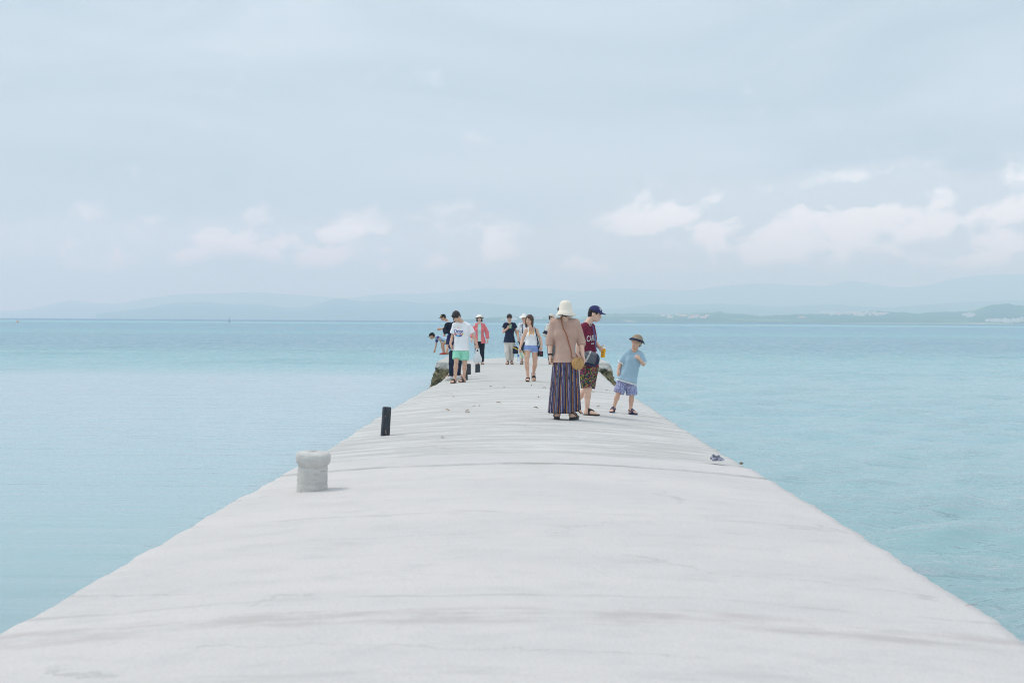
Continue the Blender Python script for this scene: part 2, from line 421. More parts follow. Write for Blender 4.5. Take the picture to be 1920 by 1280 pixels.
def town():
    """houses of the town on the far shore, each standing on the slope"""
    n = NLV.shape[1]
    white = plain('house_white_render', (0.88, 0.86, 0.83), 0.8)
    pink = plain('house_tile_red', (0.72, 0.40, 0.30), 0.8)
    cream = plain('house_cream', (0.74, 0.66, 0.52), 0.8)
    roofm = plain('house_roof_grey', (0.45, 0.43, 0.42), 0.8)

    def house_mesh(nm, w, d, h, gable):
        b = bpy.data.meshes.new(nm)
        z0 = -8.0
        V = [(-w, -d, z0), (w, -d, z0), (w, d, z0), (-w, d, z0), (-w, -d, h), (w, -d, h), (w, d, h), (-w, d, h)]
        Fc = [(0, 1, 5, 4), (1, 2, 6, 5), (2, 3, 7, 6), (3, 0, 4, 7), (0, 3, 2, 1)]
        mi = [0] * 5
        if gable:
            V += [(-w * 1.08, -d * 1.12, h - .2), (w * 1.08, -d * 1.12, h - .2), (w * 1.08, d * 1.12, h - .2), (-w * 1.08, d * 1.12, h - .2), (-w, 0, h * 1.5), (w, 0, h * 1.5)]
            Fc += [(8, 9, 13, 12), (10, 11, 12, 13), (8, 12, 11), (9, 10, 13), (8, 11, 10, 9)]; mi += [1] * 5
        else:       # flat roof with parapet and a stair house
            q = w * 0.92, d * 0.92
            V += [(-q[0], -q[1], h), (q[0], -q[1], h), (q[0], q[1], h), (-q[0], q[1], h), (-q[0], -q[1], h - 1), (q[0], -q[1], h - 1), (q[0], q[1], h - 1), (-q[0], q[1], h - 1)]
            Fc += [(4, 5, 9, 8), (5, 6, 10, 9), (6, 7, 11, 10), (7, 4, 8, 11), (8, 9, 13, 12), (9, 10, 14, 13), (10, 11, 15, 14), (11, 8, 12, 15), (12, 13, 14, 15)]
            mi += [0] * 8 + [1]
            s = len(V); a, c = w * 0.35, d * 0.4
            V += [(x, y, z) for z in (h - .9, h + 2.4) for x, y in ((-a, -c), (a * .2, -c), (a * .2, c), (-a, c))]
            Fc += [(s, s + 1, s + 5, s + 4), (s + 1, s + 2, s + 6, s + 5), (s + 2, s + 3, s + 7, s + 6), (s + 3, s, s + 4, s + 7), (s + 4, s + 5, s + 6, s + 7)]
            mi += [0] * 5
        b.from_pydata(V, [], Fc); b.polygons.foreach_set('material_index', mi); b.update()
        return b
    kinds = []
    for nm, w, d, h, g, m1, m2 in (('flat_house', 6, 5, 7, False, white, roofm), ('long_house', 10, 5, 9, False, white, roofm),
                                   ('gable_house', 6.5, 4.5, 4.2, True, cream, pink), ('tile_house', 8, 5.5, 4.6, True, white, pink)):
        me = house_mesh(nm, w, d, h, g); me.materials.append(m1); me.materials.append(m2); kinds.append(me)

    def ground(px, py):
        best = None
        for j in range(1, 26):
            row = NLV[j]; pxs = CX + row[:, 0] / row[:, 1] * F_PX
            zz = np.interp(px, pxs, row[:, 2]); Y = row[0, 1]
            yy = hz(px) - (zz - CAM_Z) / Y * F_PX
            if yy <= py: return Vector(((px - CX) / F_PX * Y, Y, zz))
            best = Vector(((px - CX) / F_PX * Y, Y, zz))
        return best
    groups = [  # columns, rows, count, kinds, label, group
        (1540, 1662, 588, 592.5, 30, (0, 1, 3), 'tiny white house in the hilltop town across the water', 'hilltop town houses'),
        (1852, 1925, 602, 605.5, 15, (1, 0), 'low white harbour building on the far shore at the right edge', 'harbour buildings'),
        (1238, 1330, 590, 597, 11, (2, 3), 'tiny red-roofed house on the wooded far shore beyond the boy', 'red-roofed shore houses'),
        (1805, 1830, 592, 595, 4, (0, 1), 'tiny white house at the foot of the dark green hill', 'houses under the hill'),
        (935, 1060, 598, 601, 10, (0, 2), 'tiny pale house on the low shore behind the walkers', 'houses behind the walkers'),
        (1498, 1508, 596, 598, 2, (2,), 'tiny lone cream house left of the hilltop town', 'lone houses')]
    for x0, x1, ya, yb, cnt, kk, lab, grp in groups:
        for i in range(cnt):
            px = x0 + (x1 - x0) * (i + random.uniform(0.1, 0.9)) / cnt
            g = ground(px, random.uniform(ya, yb))
            o = link('house', kinds[random.choice(kk)]); o.location = g
            s = random.uniform(0.55, 0.95); o.scale = (s * random.uniform(0.8, 1.4), s, s); o.rotation_euler.z = random.uniform(-0.5, 0.5)
            tag(o, lab, 'house', grp)


town()


def marker():
    p = on_plane(430, 598.4, WATER_Z)
    p = at_dist(430, 597.6, 900.0); p.z = WATER_Z
    root = empty('channel_marker', p)
    tag(root, 'dark channel marker post standing alone on the horizon at left', 'marker')
    dark = plain('marker_paint', (0.05, 0.09, 0.10), 0.6)

    def cyl(r0, r1, z0, z1, n=10):
        V = [(r * math.cos(2 * math.pi * i / n), r * math.sin(2 * math.pi * i / n), z) for r, z in ((r0, z0), (r1, z1)) for i in range(n)]
        Fc = [(i, (i + 1) % n, n + (i + 1) % n, n + i) for i in range(n)] + [tuple(range(n))[::-1], tuple(range(n, 2 * n))]
        return mesh_np('tube', V, Fc, False)
    link('post', cyl(0.10, 0.09, -2, 2.5), root, dark)
    link('basket', cyl(0.42, 0.25, 0.2, 1.0), root, dark)
    link('topmark', cyl(0.24, 0.04, 2.3, 2.9), root, dark)
    p2 = at_dist(33, 603, 700.0); p2.z = WATER_Z
    V = []; n = 12
    prof = [(0.05, -.4), (.5, -.3), (.6, 0), (.5, .35), (.3, .6), (.12, .7), (.12, 1.0), (.02, 1.05)]
    for r, z in prof: V += [(r * math.cos(2 * math.pi * i / n), r * math.sin(2 * math.pi * i / n), z) for i in range(n)]
    Fc = [(j * n + i, j * n + (i + 1) % n, (j + 1) * n + (i + 1) % n, (j + 1) * n + i) for j in range(len(prof) - 1) for i in range(n)]
    o = link('buoy', mesh_np('buoy', V, Fc), None, plain('buoy_orange', (0.75, 0.25, 0.06), 0.5)); o.location = p2
    tag(o, 'small orange mooring buoy afloat near the horizon at far left', 'buoy')


marker()

# ------------------------------------------------------------------ pier
L_PX = [(0, 1188), (120, 1122), (250, 1050), (400, 962), (540, 885), (620, 836), (700, 785), (770, 744), (800, 728), (828, 713), (846, 694)]
R_PX = [(1920, 1202), (1800, 1117), (1680, 1045), (1560, 968), (1450, 903), (1390, 866), (1330, 830), (1270, 793), (1205, 751), (1155, 724), (1122, 693)]
EDGE_Z = -0.14
LE = [on_plane(x, y, EDGE_Z) for x, y in L_PX]; RE = [on_plane(x, y, EDGE_Z) for x, y in R_PX]
PIER_END = 55.4


def edges(y):
    xl = np.interp(y, [p.y for p in LE], [p.x for p in LE]); xr = np.interp(y, [p.y for p in RE], [p.x for p in RE])
    return xl, xr


def deck_z(x, y):
    xl, xr = edges(y); u = np.clip((2 * (x - xl) / (xr - xl)) - 1, -1.2, 1.2)
    zz = EDGE_Z * np.abs(u) ** 1.9
    return zz - 0.03 * _step(y)


def _step(y):
    return 1.0 / (1 + np.exp(-(np.asarray(y) - 15.0) * 60))


def concrete_mat():
    m, nt, b, _ = material('pier_concrete')
    p = worldpos(nt); sep = nt.new('ShaderNodeSeparateXYZ'); nt.l.new(p, sep.inputs[0]); Y = sep.outputs[1]
    far = nt.smooth(Y, 14.96, 15.02)
    far2 = nt.smooth(Y, 29.6, 31.4)
    fine = nt.noise(p, 55, 3, 0.65)
    mid = nt.noise(nt.vscale(p, (0.9, 1.4, 1)), 2.4, 8, 0.72, 0.2)
    big = nt.noise(nt.vscale(p, (0.35, 0.8, 1), (5, 3, 0)), 1.0, 4, 0.6, 0.3)
    streak = nt.noise(nt.vscale(p, (0.55, 2.6, 1), (1, 7, 0)), 1.3, 7, 0.74, 0.25)
    pale = (0.635, 0.602, 0.582); soft = (0.595, 0.57, 0.553)
    c = nt.mix(nt.smooth(big, 0.35, 0.65), pale, soft)
    c = nt.mix(nt.math('MULTIPLY', nt.smooth(mid, 0.46, 0.72), 0.42), c, (0.47, 0.465, 0.455))
    # older rough concrete further out
    old = nt.mix(nt.smooth(streak, 0.33, 0.68), (0.46, 0.455, 0.435), (0.66, 0.645, 0.62))
    old = nt.mix(nt.math('MULTIPLY', nt.smooth(mid, 0.52, 0.8), 0.45), old, (0.37, 0.37, 0.35))
    c = nt.mix(far, c, nt.mix(far2, old, nt.mix(0.35, old, (0.50, 0.50, 0.475))))
    # grey, wandering stains along the old joints
    wig_n = nt.math('SUBTRACT', nt.noise(nt.vscale(p, (0.8, 0.5, 0)), 1.0, 3), 0.5)
    blot = nt.smooth(nt.noise(nt.vscale(p, (0.9, 3.0, 0)), 1.6, 7, 0.74), 0.42, 0.60)
    for y0, wd, amt, colr, wig in ((6.75, 0.26, 0.48, (0.40, 0.365, 0.35), 0.5), (7.25, 0.04, 0.4, (0.38, 0.375, 0.36), 0.35), (5.65, 0.10, 0.35, (0.40, 0.40, 0.39), 0.6), (10.4, 0.07, 0.35, (0.40, 0.40, 0.38), 0.8),
                                   (13.95, 0.15, 0.8, (0.36, 0.37, 0.34), 0.15), (15.5, 0.45, 0.35, (0.44, 0.44, 0.415), 0.4), (17.2, 0.35, 0.25, (0.43, 0.43, 0.41), 0.9), (30.2, 0.5, 0.3, (0.42, 0.42, 0.39), 0.6)):
        yw = nt.math('MULTIPLY_ADD', wig_n, wig, Y)
        band = nt.math('MULTIPLY', nt.smooth(nt.math('ABSOLUTE', nt.math('SUBTRACT', yw, y0)), wd, wd * 0.45), amt)
        c = nt.mix(nt.math('MULTIPLY', band, blot), c, colr)
    # hairline cracks, pits and specks
    vr = nt.new('ShaderNodeTexVoronoi', feature='DISTANCE_TO_EDGE'); cw = nt.new('ShaderNodeVectorMath', operation='MULTIPLY_ADD'); nt.l.new(nt.noise(p, 2.6, 6, 0.7, color=True), cw.inputs[0]); cw.inputs[1].default_value = (0.9, 0.5, 0); nt.l.new(p, cw.inputs[2])
    nt.l.new(nt.vscale(cw.outputs[0], (0.22, 0.62, 0)), vr.inputs['Vector']); vr.inputs['Scale'].default_value = 1.0
    crack = nt.math('MULTIPLY', nt.smooth(vr.outputs[0], 0.007, 0.0), nt.smooth(big, 0.47, 0.54))
    c = nt.mix(nt.math('MULTIPLY', crack, 0.38), c, (0.30, 0.30, 0.29))
    sp = nt.smooth(fine, 0.66, 0.74)
    c = nt.mix(nt.math('MULTIPLY', sp, 0.35), c, (0.36, 0.35, 0.33))
    c = nt.mix(nt.math('MULTIPLY', nt.smooth(fine, 0.40, 0.66), 0.22), c, (0.42, 0.415, 0.405))
    # algae-stained flanks below the edge
    low = nt.smooth(sep.outputs[2], -0.28, -0.55)
    c = nt.mix(low, c, nt.mix(nt.noise(p, 9, 5, 0.7), (0.05, 0.055, 0.03), (0.28, 0.24, 0.14)))
    nt.l.new(c, b.inputs['Base Color']); b.inputs['Roughness'].default_value = 0.9
    b.inputs['Specular IOR Level'].default_value = 0.25
    hh = nt.math('ADD', nt.math('MULTIPLY', fine, 0.006), nt.math('MULTIPLY', nt.noise(nt.vscale(p, (1.5, 4, 1)), 2.5, 3, 0.6), nt.math('MULTIPLY_ADD', far, 0.030, 0.008)))
    bump(nt, b, hh, 0.8, 1.0)
    return m


M_CONC = concrete_mat()


def build_pier():
    root = empty('pier', (0, 0, 0))
    tag(root, 'long pale concrete pier running out into the turquoise sea', 'pier')
    seams = [1.5, 13.98, 15.0, 30.3, PIER_END]
    lifts = [0.0, 0.0, 0.0, 0.0]
    nu = 44
    U = np.sin(np.linspace(-1, 1, nu) * math.pi / 2) * 0.35 + np.linspace(-1, 1, nu) * 0.65
    for k in range(len(seams) - 1):
        gap = 0.007
        a, bnd = seams[k] + (gap if k else 0), seams[k + 1] - gap
        dy = 0.05 if a < 15 else (0.09 if a < 30 else 0.16)
        ys = np.linspace(a, bnd, max(3, int((bnd - a) / dy)))
        rows = []
        for j, y in enumerate(ys):
            xl, xr = edges(y)
            e1 = 0.022 * vnoise(y * 2.3, 0.3, 1.0) + 0.012 * vnoise(y * 7.7, 1.3, 2.0) + 0.008 * vnoise(y * 19, 2.2, .3)
            e2 = 0.022 * vnoise(y * 2.1, 3.3, 4.0) + 0.014 * vnoise(y * 7.1, 5.3, 2.6) + 0.010 * vnoise(y * 21, 1.2, .9)
            x = (xl + e1) + (xr + e2 - xl - e1) * (U + 1) / 2
            z = EDGE_Z * np.abs(U) ** 1.9 - 0.03 * _step(y) + lifts[k]
            z = z + 0.004 * vnoise(x * 0.9, np.full_like(x, y * 0.9), 0.7)
            if y > 15: z = z + 0.0015 * vnoise(x * 1.3, np.full_like(x, y * 2.3), 1.7)
            z = z + 0.010 * vnoise(np.full_like(x, y * 3.0), x * 0.4, 5.1) * np.abs(U) ** 6
            ends = min(j, len(ys) - 1 - j)
            if ends == 0: z = z - 0.008
            # flanks: rounded arris then a rough battered wall down into the sea
            side = lambda s, xe, ze: [(xe + s * 0.012, y, ze - 0.02), (xe + s * (0.02 + .012 * math.sin(y * 9 + s)), y, ze - 0.10),
                                      (xe + s * (0.05 + .03 * math.sin(y * 4 + s)), y, ze - 0.45), (xe + s * (0.10 + .05 * math.sin(y * 3 + s)), y, -1.6)]
            rows.append(np.array(side(-1, x[0], z[0])[::-1] + list(zip(x, np.full_like(x, y), z)) + side(1, x[-1], z[-1])))
        V = np.concatenate(rows); n = len(rows[0])
        Fc = [(j * n + i, j * n + i + 1, (j + 1) * n + i + 1, (j + 1) * n + i) for j in range(len(ys) - 1) for i in range(n - 1)]
        Fc.append(tuple(range(n))[::-1]); Fc.append(tuple((len(ys) - 1) * n + i for i in range(n)))
        me = mesh_np('deck_slab', V, Fc)
        link('deck_slab', me, root, M_CONC)
    # core just below the joints
    V = []
    ys = np.linspace(1.6, PIER_END - .1, 60)
    for y in ys:
        xl, xr = edges(y)
        V += [(xl + .12, y, -1.5), (xl + .12, y, -.22), ((xl + xr) / 2, y, -0.075), (xr - .12, y, -.22), (xr - .12, y, -1.5)]
    Fc = [(j * 5 + i, j * 5 + i + 1, j * 5 + i + 6, j * 5 + i + 5) for j in range(len(ys) - 1) for i in range(4)]
    link('core', mesh_np('core', V, Fc, False), root, plain('joint_mortar', (0.16, 0.16, 0.15), 0.95))
    # wings of the pier head: raised kerb-like blocks with weedy stone faces
    mm, nt, b, _ = material('weedy_stone')
    p = worldpos(nt); sep = nt.new('ShaderNodeSeparateXYZ'); nt.l.new(p, sep.inputs[0])
    n1 = nt.noise(p, 5.5, 6, 0.7, 0.6); n2 = nt.noise(p, 14, 4, 0.6)
    moss = nt.mix(nt.smooth(n1, 0.38, 0.62), (0.045, 0.048, 0.025), (0.34, 0.28, 0.16))
    moss = nt.mix(nt.smooth(n2, 0.55, 0.75), moss, (0.12, 0.13, 0.05))
    conc = nt.mix(n2, (0.50, 0.48, 0.44), (0.66, 0.65, 0.62))
    f = nt.smooth(nt.math('ADD', sep.outputs[2], nt.math('MULTIPLY', nt.math('SUBTRACT', n1, 0.5), 0.35)), -0.03, -0.16)
    nt.l.new(nt.mix(f, conc, moss), b.inputs['Base Color']); b.inputs['Roughness'].default_value = 0.95
    bump(nt, b, nt.math('ADD', n1, nt.math('MULTIPLY', n2, 0.4)), 1.0, 0.09)
    for s, top_out, bot_out, inner in ((-1, -2.34, -2.66, -1.85), (1, 3.04, 3.36, 2.45)):
        y0, y1, zt = 44.2, PIER_END + 0.25, 0.10
        nx, ny = 26, 40
        zs = [zt, zt - .03, zt - .08] + list(np.arange(zt - .12, -1.25, -.045)) + [-1.4]
        V = []; Fc = []
        # top sheet and three flanks built as one skin: rings at successive heights
        def ring(t, z):
            out = top_out + (bot_out - top_out) * t; yf = y0 - 0.28 * t
            pts = []
            for i in range(nx): pts.append((inner + (out - inner) * i / (nx - 1), yf, z))
            for i in range(1, ny): pts.append((out, yf + (y1 - yf) * i / (ny - 1), z))
            for i in range(1, nx): pts.append((out + (inner - out) * i / (nx - 1), y1, z))
            return pts
        rings = []
        for i, z in enumerate(zs):
            t = (zt - z) / (zt + 1.1); rr = ring(min(1, t) - (0.05 if i == 0 else 0), z)
            amp = 0.0 if i == 0 else (0.012 if i < 3 else 0.06)
            rings.append([(x + amp * vnoise(yy * 5 + z * 9, x * 6, 1.1) + amp * .5 * vnoise(yy * 17, z * 23, .3), yy - amp * 1.3 * abs(vnoise(x * 7 + z * 8, z * 9, 2.1 + s)) - amp * .8 * vnoise(x * 19, z * 21 + x * 5, .9 + s), zz + (0 if i == 0 else amp * .3 * vnoise(x * 9, yy * 4, .4))) for x, yy, zz in rr])
        n = len(rings[0])
        for r in rings: V += r
        for j in range(len(rings) - 1):
            for i in range(n - 1): Fc.append((j * n + i, (j + 1) * n + i, (j + 1) * n + i + 1, j * n + i + 1) if s < 0 else (j * n + i, j * n + i + 1, (j + 1) * n + i + 1, (j + 1) * n + i))
        Fc.append(tuple(range(n)))
        # inner side
        Fc.append(tuple([j * n for j in range(len(rings))] + [(len(rings) - 1 - j) * n + n - 1 for j in range(len(rings))]))
        me = mesh_np('end_block', [tuple(v) for v in V], Fc, False)
        link('end_block', me, root, mm)
    return root


pier = build_pier()


def lathe(name, prof, n=40, wave=None, close=False):
    """prof: list of (r, z); wave(r, z, ang) -> (r, z)"""
    V = []
    for r, z in prof:
        for i in range(n):
            a = 2 * math.pi * i / n; rr, zz = (r, z) if wave is None else wave(r, z, a)
            V.append((rr * math.cos(a), rr * math.sin(a), zz))
    Fc = [(j * n + i, j * n + (i + 1) % n, (j + 1) * n + (i + 1) % n, (j + 1) * n + i) for j in range(len(prof) - 1) for i in range(n)]
    if close: Fc += [((len(prof) - 1) * n + i, (len(prof) - 1) * n + (i + 1) % n, (i + 1) % n, i) for i in range(n)]
    return mesh_np(name, V, Fc)


def bollard():
    p = on_plane(585, 917, 0); z = float(deck_z(p.x, p.y)); p = on_plane(585, 917, z)
    m, nt, b, _ = material('bollard_concrete')
    v = objcoord(nt); n = nt.noise(v, 22, 8, 0.75, 0.3); n2 = nt.noise(nt.vscale(v, (5, 5, 22)), 1.5, 7, 0.75)
    c = nt.mix(nt.smooth(n, 0.35, 0.7), (0.60, 0.585, 0.555), (0.70, 0.685, 0.655))
    c = nt.mix(nt.math('MULTIPLY', nt.smooth(n2, 0.55, 0.72), 0.6), c, (0.30, 0.265, 0.215))
    nt.l.new(c, b.inputs['Base Color']); b.inputs['Roughness'].default_value = 0.95
    bump(nt, b, nt.math('ADD', n, n2), 1.0, 0.014)
    def wv(r, z, a):
        k = 1 + 0.008 * math.sin(3 * a + 9 * z) + 0.010 * math.sin(7 * a - 20 * z) + 0.008 * math.sin(13 * a + 60 * z) + 0.012 * math.sin(2 * a + 1)
        return r * k, z + 0.006 * math.sin(2 * a + 1) * (1 if z > .2 else 0)
    prof = [(.130, -.06), (.131, 0), (.128, .02), (.129, .045), (.123, .055), (.127, .068), (.126, .09), (.127, .12), (.124, .14), (.126, .16), (.125, .192), (.121, .203), (.123, .212), (.133, .222),
            (.143, .240), (.146, .262), (.146, .288), (.141, .306), (.130, .318), (.105, .326), (.06, .331), (0.002, .333)]
    s = 1.0
    o = link('mooring_bollard', lathe('mooring_bollard', [(r * 1.02, z * s) for r, z in prof], 44, wv), None, m); o.location = p
    o.rotation_euler = (math.radians(1.5), math.radians(2), 0)
    tag(o, 'squat weathered concrete mooring bollard with a rounded cap on the near deck', 'bollard')


bollard()


def posts():
    m, nt, b, _ = material('tarred_wood')
    v = objcoord(nt)
    g = nt.noise(nt.vscale(v, (30, 30, 4)), 1.5, 5, 0.6)
    c = nt.mix(nt.smooth(g, 0.35, 0.7), (0.018, 0.024, 0.034), (0.055, 0.062, 0.075))
    chip = nt.smooth(nt.noise(nt.vscale(v, (40, 40, 14)), 1.2, 3, 0.6), 0.66, 0.72)
    c = nt.mix(chip, c, (0.40, 0.27, 0.17))
    nt.l.new(c, b.inputs['Base Color']); b.inputs['Roughness'].default_value = 0.8
    bump(nt, b, g, 0.8, 0.01)
    specs = [(722, 814.5, 52, 16.5, 0.06, 'charred wooden stump leaning beside the near concrete bollard'),
             (895.3, 697.5, 15.5, 9.5, 0.0, 'short dark wooden stump just below the plastic bag'),
             (878, 701.8, 20, 10, 0.0, 'dark wooden stump behind the right leg of the man in mint shorts'),
             (873, 711.6, 17, 8.5, -0.02, 'weathered brown stump hidden by the right calf of the man in mint shorts')]
    for i, (px, py, hp, wp, lean, lab) in enumerate(specs):
        p = on_plane(px, py, 0); z = float(deck_z(p.x, p.y)); p = on_plane(px, py, z)
        s = F_PX / p.y; h = hp / s; w = wp / s / 2
        prof = [(w * 1.0, -.05), (w, .02), (w * .98, h * .4), (w * .96, h * .8), (w * .95, h * .965), (w * .88, h), (w * .5, h * 1.004), (.001, h * 1.0)]
        def wv(r, z, a, i=i): return r * (1 + .05 * math.sin(3 * a + i) + .04 * math.sin(5 * a + 2 * i) + 0.02 * math.sin(11 * a)), z
        me = lathe('post', prof, 26, wv); o = link('wooden_stump', me, None, m); o.location = p
        o.rotation_euler = (0, lean, random.uniform(0, 6)); o.rotation_euler = (0, lean, 0)
        tag(o, lab, 'stump', 'wooden stumps along the left edge')


posts()


def litter():
    leafm = plain('dry_leaf', (0.36, 0.25, 0.14), 0.8, var=0.4, scale=5)
    me = None
    V = []; n = 7
    for i in range(n + 1):
        t = i / n; w = 0.028 * math.sin(math.pi * t) ** 0.8
        zc = 0.006 + 0.007 * math.sin(t * 5)
        V += [(t * .11 - .055, -w, zc + .012), (t * .11 - .055, 0, zc), (t * .11 - .055, w, zc + .014)]
    Fc = [(3 * i + k, 3 * i + 3 + k, 3 * i + 4 + k, 3 * i + 1 + k) for i in range(n) for k in range(2)]
    me = mesh_np('fallen_leaf', V, Fc); me.materials.append(leafm)
    spots = [(839, 769.5), (876, 770), (876.5, 773.5), (889, 761.5), (898, 761.5), (935, 755.5), (850, 744.5), (902, 731), (920, 725), (997, 722.5), (1020, 727.5),
             (1010, 745), (1137, 732), (1112, 735.5), (1122, 762), (1060, 724), (830, 820.5), (1005, 765), (945, 727)]
    for px, py in spots:
        p = on_plane(px, py, 0); z = float(deck_z(p.x, p.y)); p = on_plane(px, py, z + .002)
        o = link('fallen_leaf', me); o.location = p + Vector((0, 0, .004)); o.rotation_euler = (random.uniform(-.15, .15), random.uniform(-.1, .1), random.uniform(0, 6.3))
        s = random.uniform(0.45, 0.8); o.scale = (s, s, s)
        tag(o, 'small dry brown leaf lying on the rough concrete deck', 'leaf', 'dry leaves on the deck')
    # crumpled cloth near the right edge
    p = on_plane(1345, 862.5, 0); z = float(deck_z(p.x, p.y)); p = on_plane(1345, 863, z)
    n = 26; V = []; rad = 0.072
    for j in range(n):
        for i in range(n):
            u, w = i / (n - 1) * 2 - 1, j / (n - 1) * 2 - 1
            x = u * rad * 1.05 - 0.0; y = w * 0.09
            hgt = 0.052 * math.exp(-((u + .55) ** 2 + w * w * .6) * 4.5) + 0.034 * math.exp(-((u - .25) ** 2 + w * w) * 6)
            hgt += 0.012 * abs(math.sin(7 * u + 3 * w)) * (1 - abs(w)) + 0.008 * math.sin(11 * w + 5 * u)
            V.append((x * (1 - .25 * w * w), y * (1 - .3 * max(0, u)), max(0.003, hgt + .004)))
    Fc = [(j * n + i, j * n + i + 1, (j + 1) * n + i + 1, (j + 1) * n + i) for j in range(n - 1) for i in range(n - 1)]
    m, nt, b, _ = material('blue_print_cloth'); v = objcoord(nt)
    nt.l.new(nt.mix(nt.smooth(nt.noise(v, 28, 3, .6), .42, .6), (0.09, 0.095, 0.14), (0.36, 0.38, 0.46)), b.inputs['Base Color']); b.inputs['Roughness'].default_value = .9
    o = link('crumpled_cloth', mesh_np('crumpled_cloth', V, Fc), None, m); o.location = p
    tag(o, 'crumpled blue-grey patterned cloth lying near the right edge of the pier', 'cloth')
    # red twig at the edge
    p = on_plane(1832, 1137, -.13)
    pts = [(-.05, 0, .01), (-.02, .01, .02), (.01, 0, .018), (.045, .012, .024), (.06, .02, .02)]
    V = []; 
    for i, q in enumerate(pts):
        for a in range(5): V.append((q[0], q[1] + .003 * math.cos(a * 1.257), q[2] + .003 * math.sin(a * 1.257)))
    Fc = [(j * 5 + i, j * 5 + (i + 1) % 5, (j + 1) * 5 + (i + 1) % 5, (j + 1) * 5 + i) for j in range(len(pts) - 1) for i in range(5)]
    o = link('twig', mesh_np('twig', V, Fc), None, plain('red_twig', (0.42, 0.20, 0.20), .8)); o.location = p + Vector((-.03, 0, 0)); o.scale = (.6, .6, .6)
    tag(o, 'thin reddish twig on the near right edge of the pier', 'twig')
    # broken stones at the right edge
    stm = plain('edge_stone', (0.22, 0.19, 0.14), .95, var=.5, scale=25)
    for px, py in ((1390, 868),):
        q = on_plane(px, py, EDGE_Z + .01); V = []; n = 9
        for j in range(6):
            th = math.pi * j / 5
            for i in range(n):
                a = 2 * math.pi * i / n; k = 1 + .3 * math.sin(3 * a + j + px)
                V.append((.035 * k * math.sin(th) * math.cos(a), .05 * k * math.sin(th) * math.sin(a), .022 * math.cos(th)))
        Fc = [(j * n + i, j * n + (i + 1) % n, (j + 1) * n + (i + 1) % n, (j + 1) * n + i) for j in range(5) for i in range(n)]
        o = link('loose_stone', mesh_np('loose_stone', V, Fc, False), None, stm); o.location = q; s = .6; o.scale = (s, s, s)
        tag(o, 'small dark broken stone on the right edge beside the crumpled cloth', 'stone')


litter()

# ------------------------------------------------------------------ signed-distance modelling (bodies, clothes)
def v3(*a): return np.array(a, dtype=float)


def unit(v):
    v = np.asarray(v, float); n = np.linalg.norm(v)
    return v / n if n > 1e-9 else v


def cone(a, b, ra, rb, cuts=()):
    a = np.asarray(a, float); b = np.asarray(b, float); ba = b - a; L2 = max(float(ba @ ba), 1e-9)
    rm = max(ra, rb)

    def fn(x, y, z):
        t = np.clip(((x - a[0]) * ba[0] + (y - a[1]) * ba[1] + (z - a[2]) * ba[2]) / L2, 0, 1)
        d = np.sqrt((x - a[0] - t * ba[0]) ** 2 + (y - a[1] - t * ba[1]) ** 2 + (z - a[2] - t * ba[2]) ** 2) - (ra + (rb - ra) * t)
        for p, n in cuts: d = np.maximum(d, (x - p[0]) * n[0] + (y - p[1]) * n[1] + (z - p[2]) * n[2])
        return d
    return fn, np.minimum(a, b) - rm, np.maximum(a, b) + rm


def ell(c, R, r, cuts=()):
    c = np.asarray(c, float); R = np.asarray(R, float); r = np.asarray(r, float); rm = float(r.max())

    def fn(x, y, z):
        dx, dy, dz = x - c[0], y - c[1], z - c[2]
        q = [(dx * R[0, i] + dy * R[1, i] + dz * R[2, i]) for i in range(3)]
        k0 = np.sqrt(sum((q[i] / r[i]) ** 2 for i in range(3))); k1 = np.sqrt(sum((q[i] / r[i] ** 2) ** 2 for i in range(3))) + 1e-9
        d = k0 * (k0 - 1) / k1
        for p, n in cuts: d = np.maximum(d, (x - p[0]) * n[0] + (y - p[1]) * n[1] + (z - p[2]) * n[2])
        return d
    return fn, c - rm, c + rm


def rbox(c, half, r, cuts=()):
    c = np.asarray(c, float); hf = np.asarray(half, float) - r

    def fn(x, y, z):
        q = [np.abs(v - c[i]) - hf[i] for i, v in enumerate((x, y, z))]
        return np.sqrt(sum(np.maximum(v, 0) ** 2 for v in q)) + np.minimum(np.maximum(np.maximum(q[0], q[1]), q[2]), 0) - r
    return fn, c - np.asarray(half, float), c + np.asarray(half, float)


